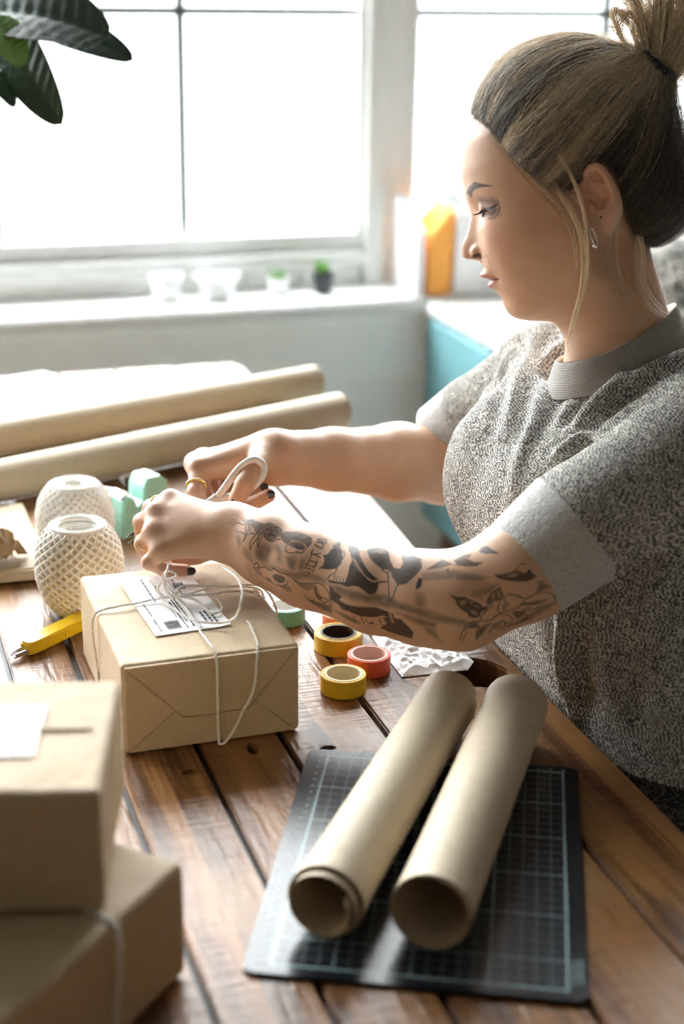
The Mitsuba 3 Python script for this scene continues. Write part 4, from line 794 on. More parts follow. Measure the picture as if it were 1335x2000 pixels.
g = lambda F, U, Y, s: np.exp(-((q[:, 0] - F) ** 2 + (q[:, 1] - U) ** 2 + (Yq - Y) ** 2) / s ** 2) * isface
blend((.56, .25, .17), .35 * g(72, -28, 50, 24)); blend((.54, .22, .16), .45 * g(104, -32, 6, 11)); blend((.50, .24, .18), .5 * g(-24, -12, 80, 20))
fm = isface & (q[:, 0] > 50) & (q[:, 1] > -80) & (q[:, 1] < 35); ix = np.where(fm)[0]; pf = fu[ix]
def dab(col, k, pts, soft, ymin=8, ymax=60):
    w = np.zeros(len(v)); w[ix] = k * cover(pf, pts, soft) * ((Yq[ix] > ymin) & (Yq[ix] < ymax)); blend(col, w)
def line(col, k, pts, wd, ymin=8, ymax=60):
    w = np.zeros(len(v)); w[ix] = k * np.clip(1.5 - seg_dist(pf, pts) / wd, 0, 1) * ((Yq[ix] > ymin) & (Yq[ix] < ymax)); blend(col, w)
dab((.17, .085, .07), .78, [(79.5, 12.0), (67, 9), (60.5, 4), (62, -2.5), (68.4, .8), (80, 1.5), (81.5, 6)], 5.0, 14)
dab((.30, .17, .12), .5, [(80, -1), (70, -2), (62, -3), (64, -9), (73, -11), (80, -7)], 5.0, 14)
line((.13, .07, .06), .6, [(79, 9.6), (74.2, 7.6), (68.2, 5.2), (63.5, 3.6)], .6, 14)
dab((.03, .02, .018), .85, [(75.0, -1.5), (67.2, -.6), (65.0, -2.4), (68.6, -6.0), (73.0, -7.2), (75.0, -4.8)], 1.6, 14)
hairy = .75 + .5 * meshkit.noise(np.c_[q[ix, 0] * 1.2 + q[ix, 1] * .9, q[ix, 1] * .35, q[ix, 2] * .4])
w_ = np.zeros(len(v)); w_[ix] = np.clip(1.25 * hairy * cover(pf, [(86.4, 14.2), (89.9, 19.4), (87.0, 22.9), (79.4, 26.1), (73.8, 22.9), (63.6, 17.8), (75.2, 20.0), (82.0, 19.5), (84.6, 16.8)], 1.6) * (Yq[ix] > 9), 0, 1)
blend((.075, .042, .032), w_)
dab((.012, .010, .010), .95, [(83, -.6), (79.2, 1.2), (73.8, 1.2), (66.9, 2.0), (62.6, 1.2), (66.6, -.8), (72.4, -1.4), (78, -1.6)], 1.0, 14)
line((.05, .03, .03), .6, [(75.2, -8.0), (71.1, -9.0), (66.9, -7.2), (63.0, -2)], 1.0, 14)
dab((.43, .135, .125), .85, [(102, -55.0), (95.4, -55.8), (89.4, -59.0), (82.4, -62.4), (80.6, -63.6), (86.0, -63.6), (92.2, -63.2), (102, -61)], 1.0, -1, 26)
dab((.43, .125, .125), .85, [(97, -62.8), (86.0, -63.2), (81.2, -63.9), (87.0, -66.6), (91.8, -70.0), (98, -70.6)], 1.2, -1, 26)
line((.10, .025, .025), .9, [(96, -62.6), (92.2, -62.7), (88.0, -63.2), (84.3, -63.4), (79.6, -63.2)], .7, -1, 28)
dab((.05, .015, .012), .9, [(102.9, -38.4), (99.8, -36.0), (94.8, -35.6), (91.6, -38.2), (94.2, -39.2), (99.5, -39.6)], .9, 5, 18)
line((.30, .13, .085), .30, [(86.2, -27), (84.6, -33.8), (86.4, -38.5), (89.6, -41.0)], 1.2, 9, 30)
r3 = np.random.default_rng(11)
fw = np.zeros(len(v)); fi = np.where(isface & (q[:, 0] > 20) & (q[:, 1] > -75) & (q[:, 1] < 62) & (q[:, 2] > 0))[0]; ft = cKDTree(q[fi])
for k in range(520):
    c = q[fi[r3.integers(len(fi))]]
    if c[1] > 25 and r3.random() < .75: continue
    rr = r3.uniform(.3, .62)
    for j in ft.query_ball_point(c, rr * 2.2): fw[fi[j]] = max(fw[fi[j]], r3.uniform(.12, .4) * math.exp(-((q[fi[j]] - c) ** 2).sum() / rr ** 2))
blend((.26, .12, .065), fw)
# the scalp shows through where the hair begins
HLINE = [(66, 88), (62, 80), (54, 66), (46, 50), (37, 34), (28, 20), (17, 5), (6, -4), (-8, 6), (-20, 14), (-31, 13), (-39, 4), (-42, -14), (-41, -30), (-41, -46), (-45, -62), (-54, -82)]
hi_ = np.where(isface & (q[:, 1] > -95) & (np.abs(q[:, 2]) < 78))[0]; hw = np.zeros(len(v))
hw[hi_] = .62 * np.exp(-(seg_dist(fu[hi_], HLINE) / 5.0) ** 2) * (.6 + .8 * meshkit.noise(q[hi_] * np.array([.9, .5, .5])))
hw[(q[:, 0] < -4) & (q[:, 0] > -40) & (q[:, 1] < 10) & (np.abs(q[:, 2]) > 76)] = 0
blend((.13, .09, .065), np.clip(hw, 0, .8))
# knuckles and finger joints a little redder
kd = cKDTree(np.vstack([KN_L, KN_R] + [f[1:] for f in FG_L + FG_R])).query(v)[0]
blend((.55, .24, .17), .40 * np.exp(-(kd / .010) ** 2))
# tattoo: inked in the plane of the forearm's outer side
ti = np.where((v[:, 0] > .312) & (v[:, 0] < .60) & (v[:, 1] < 1.25) & (v[:, 2] < .97) & (nb_ @ AN > -.25))[0]
X = v[ti] - ARM_L[0]; ab = np.stack([X @ AE1, X @ AE2], 1) * 1000
tone = np.zeros(len(ti)); ink = np.zeros(len(ti)); clear = np.zeros(len(ti))
for row in TATTOO.split('|'):
    head_, body_ = row.split(':'); k, w = map(float, head_.split(',')); P_ = np.array(body_.split(), float).reshape(-1, 2)
    mg = abs(w) + .8; lo, hi = P_.min(0) - mg, P_.max(0) + mg
    s = np.where(((ab > lo) & (ab < hi)).all(1))[0]
    if not len(s): continue
    if w < 0:
        if len(P_) > 2: P_ = spline(P_, len(P_) * 4)
        c = abs(k) * np.clip((max(-w * .62, .30) + .32 - seg_dist(ab[s], P_)) / .38, 0, 1); ink[s] = np.maximum(ink[s], c)
    else:
        c = cover(ab[s], P_, max(w * (2.6 if 0 < k < .5 else 1.15), .45)) * (.75 + .5 * meshkit.fbm(np.c_[ab[s] * .22, ab[s][:, :1] * 0], 2, 3) if 0 < k < .5 else 1)
        if k < 0: ink[s] *= 1 + k * c; tone[s] *= 1 + k * c
        elif k < .5: tone[s] = np.maximum(tone[s], 1.75 * k * c)
        else: ink[s] = np.maximum(ink[s], k * c)
tot = 1 - (1 - ink) * (1 - tone)
tot *= .95 + .08 * meshkit.noise(v[ti] * 900)
wt = np.zeros(len(v)); wt[ti] = np.clip(tot, 0, 1)
blend((.012, .012, .013), wt)
for c, rr in (((.468, 1.040, .884), .0016),): blend((.16, .07, .04), .8 * np.exp(-((v - c) ** 2).sum(1) / rr ** 2))
mat('skin', dict(type='bumpmap', scale=.00022, arbitrary=proc(lambda p, n, uv: fbm(p.x * 900, p.y * 900, p.z * 900, octaves=2), eps=.0002), bsdf=prin(dict(type='mesh_attribute', name='vertex_color'), .43, specular=.45, sheen=.15)))
add('person__body', body, 'skin', color=np.clip(base, .004, .95), label='fair freckled skin, near forearm covered in black tattoos')

# ---------------------------------------------------------------- her clothes
_Z = np.array([.66, .70, .76, .82, .88, .94, .985, 1.02, 1.045])
sp_tx = PchipInterpolator(_Z, [.735, .735, .730, .708, .688, .690, .698, .702, .704])
sp_rx = PchipInterpolator(_Z, [.160, .160, .157, .153, .150, .136, .098, .062, .045])
sp_ty = PchipInterpolator(_Z, [1.150, 1.150, 1.160, 1.180, 1.200, 1.208, 1.212, 1.215, 1.216])
sp_ry = PchipInterpolator(_Z, [.215, .215, .205, .190, .178, .168, .140, .075, .050])
SL = (np.array([.5740, 1.0620, .9255]), np.array([.5251, 1.0649, .8892])); SR = (np.array([.6399, 1.4353, .9030]), np.array([.6172, 1.4558, .8770]))
sh_l, sh_r = np.array([.700, 1.085, .976]), np.array([.690, 1.372, .964])
def shirt_sdf(p):
    z = np.clip(p[:, 2], .66, 1.045)
    x, y = (p[:, 0] - sp_tx(z)) / sp_rx(z), (p[:, 1] - sp_ty(z)) / sp_ry(z)
    r = (np.abs(x) ** 2.7 + np.abs(y) ** 2.7) ** (1 / 2.7)
    d = (r - 1) * np.minimum(sp_rx(z), sp_ry(z)) * .9
    d = smax(d, p[:, 2] - 1.05, .02)
    nb = np.array([.700, 1.215, .974])
    d = smin(d, cone(p, nb, sh_l, .054, .052), .03); d = smin(d, cone(p, nb, sh_r, .054, .052), .03)
    d = smin(d, ell(p, (.600, 1.165, .900), (.052, .060, .062)), .03); d = smin(d, ell(p, (.598, 1.265, .905), (.052, .055, .060)), .03)
    dl = smin(cone(p, sh_l, SL[0], .060, .0500), cone(p, SL[0], SL[1], .0500, .0440), .01)
    ax = (SL[1] - SL[0]) / np.linalg.norm(SL[1] - SL[0]); dl = np.maximum(dl, (p - SL[0]) @ ax - .012)
    dr_ = smin(cone(p, sh_r, SR[0], .056, .050), cone(p, SR[0], SR[1], .050, .047), .01)
    ax = (SR[1] - SR[0]) / np.linalg.norm(SR[1] - SR[0]); dr_ = np.maximum(dr_, (p - SR[0]) @ ax - .008)
    d = smin(d, dl, .012); d = smin(d, dr_, .02)
    # neck opening, hem
    q = (p - COLC) @ np.stack([COLA / np.linalg.norm(COLA), EL, CNRM], 1)
    rr = np.sqrt((q[:, 0] / np.linalg.norm(COLA)) ** 2 + (q[:, 1] / .0635) ** 2)
    cut = smax((rr - 1.24) * .06, -(q[:, 2] + .036), .008)
    d = smax(d, -cut, .006)
    return np.maximum(d, .715 - p[:, 2])
EUI = np.array([-.0013, .1366, .9906])
CF, CB = np.array([.6293, 1.2364, 1.0208]), np.array([.7390, 1.2181, 1.0722])
COLC, COLA = (CF + CB) / 2, (CF - CB) / 2
CNRM = np.cross(COLA / np.linalg.norm(COLA), EL); CNRM *= np.sign(CNRM[2])
shirt = mesh_sdf(shirt_sdf, (.50, .90, .70), (.92, 1.53, 1.10), .0034, smooth=8)
FOLDS = [([[0.6906, 1.3773, 1.0177], [0.646, 1.3258, 1.0003], [0.6, 1.2601, 0.9839], [0.5695, 1.2132, 0.9593]], 0.006, 0.01),
         ([[0.6458, 1.3554, 0.9987], [0.6032, 1.3019, 0.978], [0.566, 1.2461, 0.9602]], 0.005, 0.009),
         ([[0.6572, 1.2899, 0.9876], [0.5921, 1.1924, 0.9779], [0.5604, 1.1539, 0.9534], [0.5449, 1.1377, 0.9197]], 0.007, 0.011),
         ([[0.612, 1.1779, 0.9947], [0.5883, 1.1527, 0.9751], [0.5683, 1.1346, 0.9563], [0.5575, 1.1251, 0.9391]], 0.006, 0.008),
         ([[0.7189, 1.1629, 1.0384], [0.6678, 1.1481, 1.0242], [0.6308, 1.1418, 1.0028], [0.597, 1.1304, 0.9761], [0.5729, 1.1206, 0.9555]], 0.007, 0.009),
         ([[0.7171, 1.2169, 1.0212], [0.6416, 1.1542, 1.0128], [0.6041, 1.1458, 0.9851], [0.5799, 1.129, 0.9639]], 0.0055, 0.007),
         ([[0.6807, 1.096, 1.0248], [0.6454, 1.1135, 1.0046], [0.6143, 1.1174, 0.9853], [0.5873, 1.1195, 0.9662]], 0.004, 0.008),
         ([[0.6065, 1.0935, 0.9877], [0.6024, 1.1218, 0.9772], [0.5876, 1.1253, 0.9681], [0.5741, 1.1211, 0.9566]], 0.004, 0.006),
         ([[0.6333, 1.0255, 0.9147], [0.6008, 1.0178, 0.9097], [0.5898, 1.0214, 0.8961]], 0.004, 0.008),
         ([[0.5647, 1.0694, 0.8477], [0.5695, 1.0687, 0.8162], [0.5765, 1.0698, 0.7806], [0.5807, 1.0637, 0.7481]], 0.012, 0.009),
         ([[0.6535, 1.0267, 0.8892], [0.6276, 1.0256, 0.8741], [0.6124, 1.0191, 0.8414], [0.6069, 1.0118, 0.8029]], 0.005, 0.01),
         ([[0.6488, 1.0126, 0.8535], [0.6304, 1.0064, 0.8304], [0.6234, 0.9972, 0.7979], [0.6281, 0.9832, 0.7659]], 0.006, 0.012),
         ([[0.5997, 1.0361, 0.8732], [0.5913, 1.0332, 0.8381], [0.5909, 1.0306, 0.7965], [0.5961, 1.0214, 0.7615]], 0.003, 0.012),
         ([[0.626, 1.3708, 0.9697], [0.582, 1.3015, 0.9643], [0.5531, 1.2571, 0.9482]], 0.004, 0.009),
         ([[0.6437, 1.363, 0.9971], [0.6265, 1.3534, 0.974], [0.5779, 1.2621, 0.97]], 0.004, 0.007)]
def fold(m):
    v, n = np.array(m.vertices), np.array(m.vertex_normals)
    off = .0016 * (meshkit.fbm(v * 18, 3, 3) - .5) + .0030 * (meshkit.fbm(v * np.array([14, 14, 5]), 2, 9) - .5)
    for pts, h, w in FOLDS:
        c = spline(pts, 40); dist, k = cKDTree(c).query(v)
        taper = np.sin(np.pi * np.clip((k + 3) / 46, 0, 1)) ** .7
        off += 1.3 * h * taper * (np.exp(-(dist / w) ** 2) - .35 * np.exp(-((dist - 1.9 * w) / (.8 * w)) ** 2))
    return trimesh.Trimesh(v + n * off[:, None], m.faces, process=False)
shirt = fold(shirt)
def knit_pat(p):
    w = fbm(p.x * 60, p.y * 60, p.z * 60, octaves=2)
    h, v_ = (p.x - p.y) / .0025 + w * 3, (p.z + .35 * (p.x + p.y)) / .0012 + w * 2.4
    row = dr.floor(v_); fv = v_ - row
    u_ = h + cell_rand(row, 7) * 5 + .55 * fv; col = dr.floor(u_); fu_ = u_ - col
    r = cell_rand(col, row, 3)
    par = (col + row) - 2 * dr.floor((col + row) / 2)
    on = dr.select(par > .5, smoothstep(.08, .12, r), smoothstep(.84, .88, r))
    edge = smoothstep(0, .18, fv) * smoothstep(0, .18, 1 - fv)
    return on, edge * (.6 + .4 * smoothstep(0, .25, fu_)), r
def knit_fn(p, n, uv):
    on, edge, r = knit_pat(p)
    big = fbm(p.x * 22, p.y * 22, p.z * 22)
    return mix((.105, .10, .10), mi.Color3f(.66, .635, .57) * (.75 + .4 * r), on * (.45 + .55 * edge) * (.8 + .35 * big))
mat('knit', dict(type='bumpmap', scale=.0005, arbitrary=proc(lambda p, n, uv: knit_pat(p)[1], eps=.0003), bsdf=prin(proc(knit_fn), .9, sheen=.5, specular=.15)))
mat('cuff', dict(type='bumpmap', scale=.0005, arbitrary=proc(lambda p, n, uv: noise(p.x * 500, p.y * 500, p.z * 500), eps=.0004), bsdf=prin(proc(lambda p, n, uv: mi.Color3f(.47, .465, .455) * (.75 + .5 * noise(p.x * 700, p.y * 700, p.z * 700))), .9, sheen=.4, specular=.15)))
tag('person', 'woman with blonde ponytail and tattooed forearm tying a parcel at the table', 'person')
add('person__shirt', shirt, 'knit', smooth=True, label='grey melange knitted short-sleeved top')
def sleeve_cuff(key, a, b, ra, rb, sq=1.0):
    a, b = np.array(a), np.array(b); L = np.linalg.norm(b - a)
    prof = [(ra - .002, 0), (ra, .002), (ra * .6 + rb * .4, L * .4), (rb, L - .0015), (rb - .0012, L), (rb - .003, L - .001), (ra - .004, .001), (ra - .002, 0)]
    m = lathe(prof, 72); v = np.array(m.vertices)
    v[:, :2] *= 1 + .012 * (meshkit.fbm(v * 40, 2, 2) - .5)[:, None]
    m = trimesh.Trimesh(v, m.faces, process=False); d = (b - a) / L
    add(key, frame(m, a, np.cross([0, 0, 1], d), np.cross(d, np.cross([0, 0, 1], d))), 'cuff', smooth=50)
d_ = (SL[1] - SL[0]) / np.linalg.norm(SL[1] - SL[0])
sleeve_cuff('person__shirt__cuff', SL[0] + d_ * .004, SL[1], .0530, .0464)
labels['person__shirt__cuff'] = {'label': 'plain pale grey sleeve cuff'}
d_ = (SR[1] - SR[0]) / np.linalg.norm(SR[1] - SR[0])
sleeve_cuff('person__shirt__cuff_001', SR[0] + d_ * .002, SR[1] + d_ * .004, .0515, .0490)
# ribbed crew neck: rows of rib around the neck opening
th = np.linspace(0, 2 * np.pi, 160, endpoint=False)
ring = COLC + np.cos(th)[:, None] * COLA + np.sin(th)[:, None] * EL * .0635 - (np.sin(th) ** 2)[:, None] * EUI * .008
cen = COLC - np.array([0, 0, .045])
out_ = ring - (COLC + 0); out_ -= EUI * (out_ @ EUI)[:, None]; out_ /= np.linalg.norm(out_, axis=1, keepdims=True)
nrow = 44; V = []; C_ = []
for r in range(nrow + 1):
    t = r / nrow
    down = .0335 * t
    spread = .0045 * t + .0075 * t ** 2
    amp = .0007 * math.sin(t * nrow * math.pi / 2) ** 2 + .0028 * math.sin(math.pi * min(1, t * 1.0)) ** .5
    dirn = -EUI
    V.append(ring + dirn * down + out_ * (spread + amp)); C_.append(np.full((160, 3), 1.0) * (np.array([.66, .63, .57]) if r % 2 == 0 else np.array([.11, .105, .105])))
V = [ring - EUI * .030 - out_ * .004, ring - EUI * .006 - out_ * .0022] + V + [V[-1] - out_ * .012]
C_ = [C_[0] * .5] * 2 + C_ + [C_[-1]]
k = len(V); ii = np.arange(k * 160).reshape(k, 160); jj = np.roll(ii, -1, 1)
F = np.vstack([np.stack([ii[:-1].ravel(), jj[:-1].ravel(), jj[1:].ravel()], 1), np.stack([ii[:-1].ravel(), jj[1:].ravel(), ii[1:].ravel()], 1)])
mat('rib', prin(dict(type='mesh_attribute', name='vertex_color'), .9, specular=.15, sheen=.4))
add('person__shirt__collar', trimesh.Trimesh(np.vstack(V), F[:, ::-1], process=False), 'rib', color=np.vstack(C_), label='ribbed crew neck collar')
# trousers and legs under the table
def trouser_sdf(p):
    d = ell(p, (.745, 1.165, .60), (.165, .20, .155))
    for hip, knee, ank in (((.72, 1.07, .575), (.30, 1.03, .565), (.36, 1.04, .10)), ((.72, 1.25, .575), (.30, 1.28, .565), (.36, 1.30, .10))):
        d = smin(d, chain(p, [np.array(hip), np.array(knee), np.array(ank)], [.088, .068, .046], .02), .02)
    return np.maximum(d, .085 - p[:, 2])
mat('trousers', prin(proc(lambda p, n, uv: mix((.025, .026, .028), (.10, .10, .10), smoothstep(.45, .6, noise(p.x * 500, p.y * 500, p.z * 500)))), .85, sheen=.3))
add('person__trousers', mesh_sdf(trouser_sdf, (.18, .88, .06), (.95, 1.46, .80), .008, smooth=4), 'trousers', smooth=True, label='dark woven trousers')
for i, y in enumerate((1.04, 1.30)):
    add(num('person__shoe', i), mesh_sdf(lambda p: np.maximum(smin(cone(p, (.37, y, .055), (.24, y, .035), .05, .034), cone(p, (.365, y, .10), (.365, y, .05), .046, .05), .02), .002 - p[:, 2]), (.17, y - .09, -.01), (.45, y + .09, .17), .006, smooth=3), 'white_paper', smooth=True)
# the stool she sits on
add('stool', mv(lathe([(0, 0), (.17, 0), (.18, .008), (.18, .03), (.17, .038), (0, .038)], 48), .76, 1.165, .406), 'leg_wood', smooth=40, label='wooden stool under the woman', cat='stool')
for i in range(4):
    a = math.pi / 4 + i * math.pi / 2
    add(num('stool__leg', i), tube([(.76 + .13 * math.cos(a), 1.165 + .13 * math.sin(a), .41), (.76 + .18 * math.cos(a), 1.165 + .18 * math.sin(a), 0)], .016, 12), 'leg_wood')

# ---------------------------------------------------------------- hair
MASK = Polygon([(66, 87), (60, 76), (46, 47), (29, 19), (14, 0), (3, -8), (-9, 4), (-20, 12), (-31, 11.5), (-39, 2), (-41.5, -14), (-40.5, -30), (-40, -45), (-44, -62), (-54, -86), (-66, -84), (-90, -70), (-140, -40), (-140, 140), (40, 150), (75, 110)])
def hair_sdf(q, grow=0.):
    Yq = np.abs(q[:, 2]); Ye = np.stack([q[:, 0], q[:, 1], Yq], 1)
    d = ell(Ye, (-5, 27, 0), (100, 102.5, 80.5))
    d = smin(d, ell(Ye, (-60, -22, 0), (46, 52, 63)), 14)
    d = smin(d, ell(Ye, (-86, 70, 0), (24, 26, 22)), 18)
    return d - grow + 7.5 * np.clip((q[:, 0] - 32) / 38, 0, 1)
_mp = np.array(MASK.exterior.coords)[:-1]
def cap_sdf(q):
    d = hair_sdf(q)
    s = seg_dist(q[:, :2], _mp, True); s = np.where(inside(q[:, :2], _mp), -s, s)
    inner = ell(np.stack([q[:, 0], q[:, 1], np.abs(q[:, 2])], 1), (-5, 27, 0), (86, 88, 66))
    d = smax(d, s, 7)
    return smax(d, -inner, 2)
cap = mesh_sdf(cap_sdf, (-125, -100, -98), (85, 145, 98), 2.4, smooth=4)
cq = np.array(cap.vertices)
TIE = np.array([-95., 76., 0.])
def on_cap(q, grow=0.):
    "pushes points along rays from the head's centre to the hair surface"
    c = np.array([-18., 15., 0]); d = q - c; d /= np.linalg.norm(d, axis=1, keepdims=True)
    lo, hi = np.full(len(q), 30.), np.full(len(q), 150.)
    for _ in range(22):
        m = (lo + hi) / 2; s = hair_sdf(c + d * m[:, None], grow) < 0
        lo = np.where(s, m, lo); hi = np.where(s, hi, m)
    return c + d * lo[:, None]
def hair_col(root, t, seed=0):
    "dark roots and under-layer, blonde streaks; root (n,3), t along the strand"
    n1 = meshkit.noise(np.c_[root[:, 1] * .16 + root[:, 0] * .05, root[:, 0] * .045, root[:, 2] * .06] + 3, seed)
    n2 = meshkit.noise(root * .55 + 9, seed + 1)
    low = 1 / (1 + np.exp((root[:, 1] + 6 + .25 * root[:, 0]) / 9.)) * (root[:, 0] < 10)
    k = np.clip((n1 - .40) * 2.3 + (n2 - .5) * 1.2 + (t - .25) * .8 - low * 1.15 + .24, 0, 1)
    return k
DARK, MID, BLND = np.array([.055, .045, .038]), np.array([.36, .285, .20]), np.array([.93, .79, .56])
def tint(k):
    k = np.asarray(k)[..., None]
    return np.where(k < .5, DARK + (MID - DARK) * k * 2, MID + (BLND - MID) * (k - .5) * 2)
class Strands:
    def __init__(s): s.v, s.f, s.c, s.n = [], [], [], 0
    def add(s, P, rad, col):
        "P (n, k, 3) in head mm, rad (n, k) or number, col (n, k, 3)"
        n, k, _ = P.shape
        t = np.gradient(P, axis=1); t /= np.linalg.norm(t, axis=2, keepdims=True) + 1e-9
        a = np.cross(t, np.array([.21, .35, .91])); a /= np.linalg.norm(a, axis=2, keepdims=True) + 1e-9; b = np.cross(t, a)
        rad = np.broadcast_to(rad, (n, k)) * np.ones(k)
        tap = np.ones(k); tap[-1] = .25; tap[-2] = .6; tap[0] = .6
        R = (rad * tap)[..., None]
        ring = np.stack([P + R * (math.cos(x) * a + math.sin(x) * b) for x in (0, 2.0944, 4.18879)], 2)      # n,k,3,3
        s.v.append(from_head(ring.reshape(-1, 3))); s.c.append(np.repeat(col.reshape(-1, 3), 3, 0))
        i = (np.arange(n)[:, None, None] * k + np.arange(k - 1)[None, :, None]) * 3
        j = np.arange(3)[None, None]; jn = (j + 1) % 3
        A, B, C, D = i + j, i + jn, i + 3 + jn, i + 3 + j
        f = np.concatenate([np.stack([A, B, C], -1).reshape(-1, 3), np.stack([A, C, D], -1).reshape(-1, 3)])
        s.f.append(f + s.n); s.n += n * k * 3
    def mesh(s): return trimesh.Trimesh(np.vstack(s.v), np.vstack(s.f), process=False), np.vstack(s.c)
rh = np.random.default_rng(5)
ST = Strands()
# roots: along the hairline and spread over the cap
hl = np.array([(66, 88), (62, 80), (54, 66), (46, 50), (37, 34), (28, 20), (17, 5), (6, -4), (-8, 6), (-20, 14), (-31, 13), (-39, 4), (-42, -14), (-41, -30), (-41, -46), (-45, -62), (-54, -82), (-64, -80), (-78, -72)], float)
def side_y(fu_):
    lo, hi = np.zeros(len(fu_)), np.full(len(fu_), 95.)
    for _ in range(20):
        m = (lo + hi) / 2; s = hair_sdf(np.c_[fu_, m]) < 0
        lo = np.where(s, m, lo); hi = np.where(s, hi, m)
    return lo
def grow_strands(n, roots, lift, t0=0., t1=1., k=22, r=.19, loose=1.):
    t = t0 + (t1 - t0) * np.linspace(0, 1, k) ** .9
    wob = rh.normal(0, 1, (n, 3)) * 2.2 * loose
    c = np.array([-18., 15., 0])
    a = roots - c; ra = np.linalg.norm(a, axis=1, keepdims=True); a = a / ra
    tie = TIE + rh.normal(0, 1, (n, 3)) * np.array([4, 6, 8]); b = tie - c; b /= np.linalg.norm(b, axis=1, keepdims=True)
    w = np.arccos(np.clip((a * b).sum(1), -1, 1))[:, None, None]
    T = t[None, :, None]
    P = (np.sin((1 - T) * w) * a[:, None] + np.sin(T * w) * b[:, None]) / np.sin(w + 1e-6)
    P = c + P * 90
    sw = -20 * np.clip(roots[:, 0] / 50, 0, 1) * np.clip((95 - roots[:, 1]) / 60, .15, 1)
    P = P + np.sin(np.pi * t ** .8)[None, :, None] * (wob + np.c_[0 * sw, sw, 0 * sw])[:, None]
    ph = rh.uniform(0, 6.28, (n, 1)); P[:, :, 1] += .8 * loose * np.sin(t[None] * rh.uniform(4, 9, (n, 1)) + ph)
    S = on_cap(P.reshape(-1, 3)).reshape(n, k, 3)
    nr = (S - c); nr /= np.linalg.norm(nr, axis=2, keepdims=True)
    L = lift[:, None] * (.25 + np.sin(np.pi * np.clip(t, 0, 1))[None] ** .6)
    clump = 1.5 * (meshkit.noise(np.stack([S[..., 1] * .16 + S[..., 0] * .03, S[..., 2] * .10, S[..., 0] * .02], -1), 4) - .35)
    S = S + nr * (L + clump)[..., None]
    kk = hair_col(np.repeat(roots, k, 0), np.tile(t, n)).reshape(n, k)
    ST.add(S, r, tint(np.clip(kk + rh.normal(0, .12, (n, 1)), 0, 1)))
for batch in range(3):
    n = 2600
    u = rh.uniform(0, 1, n); s = np.r_[0, np.cumsum(np.linalg.norm(np.diff(hl, axis=0), axis=1))]; s /= s[-1]
    fu_ = np.c_[np.interp(u, s, hl[:, 0]), np.interp(u, s, hl[:, 1])] + np.c_[-np.abs(rh.normal(0, 2.5, n)), rh.normal(0, 1.5, n)]
    y = side_y(fu_) * np.where(rh.random(n) < .78, 1, -1) * np.where(fu_[:, 1] > 70, rh.uniform(.0, 1, n) ** .6, 1)
    grow_strands(n, np.c_[fu_, y], rh.uniform(.2, 2.6, n))
    n = 1500
    fu_ = np.c_[rh.uniform(-70, 60, n), rh.uniform(-45, 120, n)]; ok = inside(fu_, _mp) & (hair_sdf(np.c_[fu_, fu_[:, :1] * 0]) < -4); fu_ = fu_[ok]
    y = side_y(fu_) * np.where(rh.random(len(fu_)) < .8, 1, -1)
    grow_strands(len(fu_), np.c_[fu_, y], rh.uniform(.3, 3.0, len(fu_)))
# short fine hairs where the hairline thins out
n = 900; u = rh.uniform(0, .62, n)
fu_ = np.c_[np.interp(u, s, hl[:, 0]), np.interp(u, s, hl[:, 1])] + np.c_[rh.uniform(-1, 5.5, n), rh.uniform(-3.0, 1.5, n)]
y = side_y(fu_) * np.where(rh.random(n) < .75, 1, -1) * np.where(fu_[:, 1] > 66, rh.uniform(0, 1, n) ** .6, 1)
grow_strands(n, np.c_[fu_, y], rh.uniform(-3.2, -1.2, n), t1=.30, k=10, r=.11, loose=.8)
# stray hairs standing off
n = 620; u = rh.uniform(0, 1, n); fu_ = np.c_[np.interp(u, s, hl[:, 0]), np.interp(u, s, hl[:, 1])]
y = side_y(fu_) * np.where(rh.random(n) < .75, 1, -1) * np.where(fu_[:, 1] > 70, rh.uniform(0, 1, n), 1)
grow_strands(n, np.c_[fu_, y], rh.uniform(1.5, 7.5, n), r=.10, loose=4.2)
def lock(n, path, spread, r, kmean, knoise=.15, tipspread=None, k=36, wav=1.0):
    path = spline(path, k); t = np.linspace(0, 1, k)
    off = rh.normal(0, 1, (n, 1, 3)) * spread * (np.sin(np.pi * np.clip(t * .75 + .12, 0, 1))[None, :, None] if tipspread is None else (1 + (tipspread - 1) * t)[None, :, None])
    drift = rh.normal(0, 1, (n, 1, 3)) * spread * .9 * (t ** 2)[None, :, None]
    wave = wav * np.sin(t[None] * rh.uniform(3, 8, (n, 1)) + rh.uniform(0, 6, (n, 1)))[..., None] * rh.normal(0, .8, (n, 1, 3))
    P = path[None] + off + drift + wave
    end = rh.uniform(.75, 1.0, n); P2 = np.empty_like(P)
    for i in range(n):
        for a in range(3): P2[i, :, a] = np.interp(t * end[i], t, P[i, :, a])
    ST.add(P2, r, tint(np.clip(kmean + rh.normal(0, knoise, (n, 1)) + 0 * t[None], 0, 1)))
lock(60, [(46, 66, 60), (33, 57, 67), (17, 25, 75), (8, -9, 77.5), (2, -31, 80), (3.5, -63, 76), (18, -100, 70), (30, -120, 64), (38, -146, 58)], .9, .16, .92)
lock(26, [(30, 72, 64), (8, 42, 80), (-3, 12, 83), (-6.5, -20, 84), (-3, -51, 82), (5, -80, 76), (20, -108, 70), (34, -132, 62)], .7, .15, .95)
lock(34, [(52, 60, 56), (40, 36, 67), (26, 8, 74), (14, -14, 76), (7, -34, 77), (9, -60, 74), (16, -80, 70)], 1.5, .15, .7, .25)
lock(30, [(60, 76, 44), (44, 50, 62), (29, 22, 72), (14, 2, 77), (0, -10, 80), (-6, -22, 82)], 1.6, .15, .55, .25)
lock(40, [(-46, -60, 58), (-44, -80, 52), (-40, -104, 49), (-48, -128, 46), (-56, -140, 40)], 3.2, .11, .75, .2, wav=2.5)
